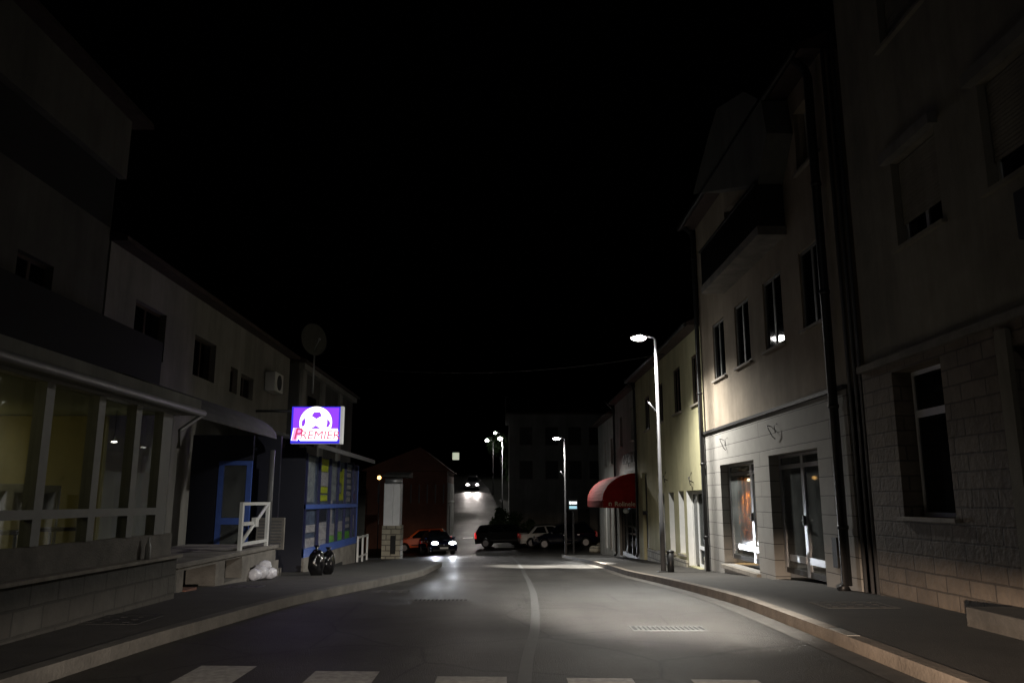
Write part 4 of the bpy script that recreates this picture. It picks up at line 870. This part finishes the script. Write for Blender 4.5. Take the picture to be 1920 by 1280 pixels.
# --- far left buildings
t = thing('red_roof_house', 'low dark reddish house beyond the side street', 'house', (-8, 66, -1.5))
xa_ = -10.5; xb_ = -4.35; b = MB(); b.box(xa_, xb_, 62, 70, -2.4, 3.6); b.build('wall', 'red_render', t)
b = MB(); b.prism([(xa_ - .4, 3.61), (xb_ + .3, 3.61), ((xa_ + xb_) / 2 + 1, 5.4)], 'y', 61.6, 70.2); b.build('roof', 'red_render', t)
b = MB()
for k in range(9): b.box(xa_ + .9 + k * .62, xa_ + 1.0 + k * .62, 61.93, 61.98, 1.2, 2.6)
b.build('window_bar', 'polestl', t)
b = MB(); b.box(xb_ + .002, xb_ + .06, 62.02, 69.9, -2.4, 2.75); b.build('side_wall', 'plaster_w', t)
b = MB(); b.box(xb_ + .061, xb_ + .09, 64.6, 66.4, -1.2, 1.0); b.build('side_door', 'plaster_g', t)
b = MB(); b.box(xb_ + .061, xb_ + .1, 62.05, 69.8, 1.25, 1.4); b.build('moulding', 'white', t)
x, z = onY(855, 855, 62.2); b = MB(); b.box(x - .26, x + .24, 62.0, 62.3, z - .27, z + .27, .02); b.build('lit_window', emat('pale_lit_window', (.62, .66, .5), .75), t)
t = thing('hill_house', 'small pale wall lit by the headlights of the far car', 'house', (-8.5, 108, 2.8))
b = MB(); b.box(-14, -6.9, 104, 112, .5, 4.6); b.build('wall', 'plaster_g', t); b = MB(); b.prism([(-14.4, 4.61), (-6.5, 4.61), (-10.4, 6.2)], 'y', 103.6, 112.3); b.build('roof', 'tile', t)
# --- vegetation
def leaves(b, c, rad, n, s, seed):
    rnd = random.Random(seed)
    blobs = [(Vector((rnd.gauss(0, .45), rnd.gauss(0, .45), rnd.gauss(0, .4))), rnd.uniform(.3, .55)) for _ in range(9)]
    for i in range(n):
        bc, br = rnd.choice(blobs)
        d = Vector((rnd.gauss(0, 1), rnd.gauss(0, 1), rnd.gauss(0, 1))).normalized() * br * rnd.uniform(.5, 1.05)
        q = bc + d; p_ = Vector((c[0] + q.x * rad[0], c[1] + q.y * rad[1], c[2] + q.z * rad[2]))
        e = Euler((rnd.uniform(0, 6), rnd.uniform(0, 6), rnd.uniform(0, 6))).to_matrix(); k = s * rnd.uniform(.6, 1.3)
        b.quad(*[p_ + e @ Vector(v) * k for v in ((-.5, -.25, 0), (0, -.35, .06), (.5, 0, 0), (0, .35, .06))])
def plant(name, label, cat, x, y, H, rad, n, s, trunk, seed):
    z = h(x, y) - .05; t = thing(name, label, cat, (x, y, z)); b = MB(); leaves(b, (x, y, z + H), rad, n, s, seed); b.build('crown', 'leaf', t, recalc=False)
    tb = MB().tube([(x, y, z), (x + .05, y, z + H * .5), (x - .05, y + .05, z + H)], [trunk, trunk * .7, trunk * .3], 8)
    rnd = random.Random(seed)
    for k in range(5):
        a = rnd.uniform(0, 6.28); tb.tube([(x, y, z + H * .55), (x + math.cos(a) * rad[0] * .4, y + math.sin(a) * rad[1] * .4, z + H * rnd.uniform(.85, 1.15))], [trunk * .45, trunk * .15], 6)
    tb.build('trunk', 'bark', t)
plant('bush', 'leafy bush at the right edge of the hill road above the cars', 'bush', -.25, 64.5, 1.7, (.95, .9, .9), 1500, .2, .06, 3)
plant('bush', 'dark low bush behind the silver car', 'bush', .9, 61.7, 1.0, (1.1, .6, .8), 1100, .2, .06, 5)
plant('tree', 'dark leafy tree beside the far hill lamps', 'tree', 1.2, 99, 5.2, (3.2, 3.0, 2.6), 3200, .45, .2, 9)
# --- overhead cable
t = MB(); A = Vector((-7.4, 27.5, 6.2)); B = Vector((5.3, 26.0, 6.15)); pts = []
for k in range(25):
    q = A.lerp(B, k / 24); q.z -= .55 * (1 - (2 * k / 24 - 1) ** 2); pts.append(q)
tag(t.tube(pts, .012, 6).build('overhead_cable', 'black'), 'thin overhead cable sagging across the street between two roofs', 'cable')

# ================================================================== CARS
def car(label, paint, x, y, heading, L=4.2, W=1.74, H=1.46, style='hatch', heads=None, tails='tail', group='cars on the street'):
    """local frame: +X is the front; heading turns +X about Z"""
    o = thing('car', label, 'car', (0, 0, 0), group); o['_local'] = 1
    hl = L / 2; wr = .31; fx, rx = hl - .82, -hl + .78; belt = .92
    est = style in ('estate', 'suv')
    hood_x = hl - 1.12; hoodz = .92 if style != 'suv' else 1.05
    if style == 'suv': belt = 1.05
    def arch(cx):
        return [(cx + (wr + .06) * math.cos(a), .30 + (wr + .06) * math.sin(a)) for a in [math.pi * k / 8 for k in range(9)]]
    bot = [(hl - .05, .26)] + [(px_, max(z_, .24)) for px_, z_ in arch(fx)] + [(px_, max(z_, .24)) for px_, z_ in arch(rx)] + [(-hl + .04, .28)]
    top = [(-hl, .55), (-hl + .03, .8), (-hl + .1, belt), (hood_x - .05, belt), (hood_x + .3, hoodz - .03), (hl - .28, .76), (hl - .06, .66), (hl, .5)]
    pts = bot + top
    b = MB(); n = len(pts); prev = None; secs = [(-W / 2 + .10, .93), (-W / 2, 1), (-W / 2 + .02, 1)]
    rings = []
    for yy, sx in ((-W / 2 + .16, .955), (-W / 2 + .04, .985), (-W / 2, 1), (W / 2, 1), (W / 2 - .04, .985), (W / 2 - .16, .955)):
        ring = []
        for (px_, z_) in pts:
            inner = abs(yy) < W / 2 - .1
            ring.append(b.bm.verts.new((px_ * (sx if abs(px_) > hl - .4 else 1), yy * (1 - .05 * max(0, z_ - .55) / .4 - .03 * max(0, .45 - z_) / .2), z_ + (.018 if inner and z_ > .6 else 0))))
        rings.append(ring)
    for i in range(len(rings) - 1):
        for k in range(n):
            b.bm.faces.new((rings[i][k], rings[i][(k + 1) % n], rings[i + 1][(k + 1) % n], rings[i + 1][k]))
    b.bm.faces.new(rings[0][::-1]); b.bm.faces.new(rings[-1])
    b.build('body', paint, o)
    # greenhouse
    wb = W / 2 - .07; wt = W / 2 - .26
    fb, ft = hood_x + .12, hood_x - .62
    rb, rt = {'hatch': (-hl + .14, -hl + .62), 'sedan': (-hl + .62, -hl + 1.12), 'estate': (-hl + .08, -hl + .40), 'suv': (-hl + .06, -hl + .34)}[style]
    B4 = [(rb, -wb, belt - .01), (fb, -wb, belt - .01), (fb, wb, belt - .01), (rb, wb, belt - .01)]
    T4 = [(rt, -wt, H - .05), (ft, -wt, H - .05), (ft, wt, H - .05), (rt, wt, H - .05)]
    C4 = [(rt + .15, -wt + .12, H), (ft - .25, -wt + .12, H), (ft - .25, wt - .12, H), (rt + .15, wt - .12, H)]
    MB().hexa(B4, T4).hexa([(q[0], q[1], q[2] + .0005) for q in T4], C4).build('roof', paint, o, bevel=.02)
    def pane(name, c0, c1, c2, c3, ia=.06, d=.006):
        q = [Vector(v) for v in (c0, c1, c2, c3)]
        nrm = (q[1] - q[0]).cross(q[3] - q[0]).normalized(); ctr = sum(q, Vector()) / 4
        if nrm.dot(ctr - Vector((0, 0, .9))) < 0: nrm = -nrm
        out = []
        for v in q: out.append(v + (ctr - v).normalized() * ia * 1.4 + nrm * d)
        MB().hexa([v - nrm * .02 for v in out], out).build(name, 'dglass', o)
    V = lambda a, c, t_: tuple(Vector(a).lerp(Vector(c), t_))
    pane('windscreen', B4[1], B4[2], T4[2], T4[1]); pane('rear_window', B4[0], B4[3], T4[3], T4[0])
    for i0, i1 in ((0, 1), (3, 2)):
        for ta, tb in ((.08, .50), (.52, .93)) if not est else ((.03, .27), (.29, .58), (.60, .93)):
            pane('side_window', V(B4[i0], B4[i1], ta), V(B4[i0], B4[i1], tb), V(T4[i0], T4[i1], tb), V(T4[i0], T4[i1], ta), .035)
    for cx in (fx, rx):
        for sgn in (-1, 1):
            yy = sgn * (W / 2 - .10)
            wh = MB().lathe([(.19, -.09), (wr - .02, -.10), (wr, -.06), (wr, .06), (wr - .02, .10), (.19, .09)], (cx, yy, wr), 'y', 28).build('wheel', 'rubber', o)
            rm = MB().lathe([(.001, .085 * sgn), (.05, .09 * sgn), (.05, .075 * sgn), (.16, .06 * sgn), (.2, .092 * sgn), (.2, .1 * sgn)], (cx, yy, wr), 'y', 24)
            for k in range(5):
                a = k * math.tau / 5; c_, s_ = math.cos(a), math.sin(a); pz = .035
                rm.hexa([(cx + c_ * .04 - s_ * pz, yy + sgn * .088, wr + s_ * .04 + c_ * pz), (cx + c_ * .04 + s_ * pz, yy + sgn * .088, wr + s_ * .04 - c_ * pz), (cx + c_ * .19 + s_ * .02, yy + sgn * .098, wr + s_ * .19 - c_ * .02), (cx + c_ * .19 - s_ * .02, yy + sgn * .098, wr + s_ * .19 + c_ * .02)],
                        [(cx + c_ * .04 - s_ * pz, yy + sgn * .102, wr + s_ * .04 + c_ * pz), (cx + c_ * .04 + s_ * pz, yy + sgn * .102, wr + s_ * .04 - c_ * pz), (cx + c_ * .19 + s_ * .02, yy + sgn * .106, wr + s_ * .19 - c_ * .02), (cx + c_ * .19 - s_ * .02, yy + sgn * .106, wr + s_ * .19 + c_ * .02)])
            rm.build('rim', 'rim', wh)
    for sgn in (-1, 1):
        hm = heads or 'hoff'
        r_ = (.09, .22, .16) if heads else (.07, .17, .105)  # lit lenses enlarged, so their shape carries the headlamp glare
        MB().ball((hl - .13, sgn * (W / 2 - .27), .68), r_, 2).build('headlight', hm, o)
        MB().box(-hl - .012, -hl + .1, *sorted((sgn * (W / 2 - .28), sgn * (W / 2 - .07))), .64, .92 if style != 'suv' else 1.05, .02).build('taillight', tails, o)
        MB().box(fb - .42, fb - .24, *sorted((sgn * (W / 2 - .04), sgn * (W / 2 + .16))), belt + .01, belt + .15, .03).build('mirror', paint, o)
        for xd in (.35, -.55): MB().box(xd - .45, xd - .28, *sorted((sgn * (W / 2 - .005), sgn * (W / 2 + .022))), .80, .835, .006).build('door_handle', 'alu' if heads or style == 'hatch' else paint, o)
        MB().box(rx + .5, fx - .5, *sorted((sgn * (W / 2 - .004), sgn * (W / 2 + .012))), .44, .50).build('side_trim', 'plastic', o)
    MB().box(hl - .03, hl + .012, -.42, .42, .53, .66, .01).build('grille', 'plastic', o)
    MB().box(hl - .02, hl + .018, -.26, .26, .38, .49).build('number_plate', 'plate', o); MB().box(-hl - .018, -hl + .02, -.26, .26, .5, .61).build('number_plate', 'plate', o)
    MB().box(hl - .12, hl + .006, -W / 2 + .12, W / 2 - .12, .25, .36, .02).build('bumper', 'plastic', o)
    if heads:
        MB().ball((hl + .015, 0, .62), (.012, .06, .06), 1).build('badge', 'alu', o)
    del o['_local']
    z = h(x, y); gx = (h(x + .5 * math.cos(heading), y + .5 * math.sin(heading)) - h(x - .5 * math.cos(heading), y - .5 * math.sin(heading)))
    o.location = (x, y, z + .005); o.rotation_euler = (0, -math.atan(gx), heading)
    return o
def beams(o, L, W, power, col, tilt=.07, angle=50, flat=None):
    o['_local'] = 1
    for sgn in (-1, 1):
        p_ = Vector((L / 2 + .02, sgn * (W / 2 - .27), .68)); light('headlight_beam', 'SPOT', o, p_, power, col, p_ + Vector((1, -.02, -tilt)), .07, angle, .6, flat)
    del o['_local']
c1 = car('dark navy car driving towards the viewer with both headlights glowing', 'cnavy', -4.28, 53.0, R(-90 + 17), 4.0, 1.66, 1.44, 'hatch', heads='headE')
beams(c1, 4.0, 1.66, 1500, (.9, .94, 1), .03, 56, .16)
c2 = car('pale car with headlights on coming down the far hill road', 'cpale', -4.15, 107, R(-88), 4.4, 1.75, 1.62, 'suv', heads='headE2')
beams(c2, 4.4, 1.75, 1300, (1, .90, .84), .05, 50, .5)
car('red orange hatchback parked in the side street behind the navy car', 'corange', -5.7, 58.2, R(182), 4.1, 1.7, 1.5, 'hatch')
car('navy hatchback parked broadside under the second lamp post', 'cnavy', 4.05, 54.6, R(176), 4.3, 1.76, 1.50, 'hatch')
car('silver saloon half hidden behind the navy hatchback', 'csilver', 3.15, 57.2, R(4), 4.2, 1.7, 1.42, 'sedan')
car('black estate car parked at the left end of the row', 'cgrey', .35, 58.8, R(-8), 4.6, 1.8, 1.56, 'suv', tails='tailon')
# own headlamps reach the street from below the viewer
light('dipped_beam', 'SPOT', None, (-.6, .9, .66), 2100, (1, .86, .72), (-1.6, 18, -.75), .08, 70, .8, .13)
light('dipped_beam', 'SPOT', None, (.6, .9, .66), 4600, (1, .76, .57), (4.4, 13, -.2), .08, 78, 1, .1)
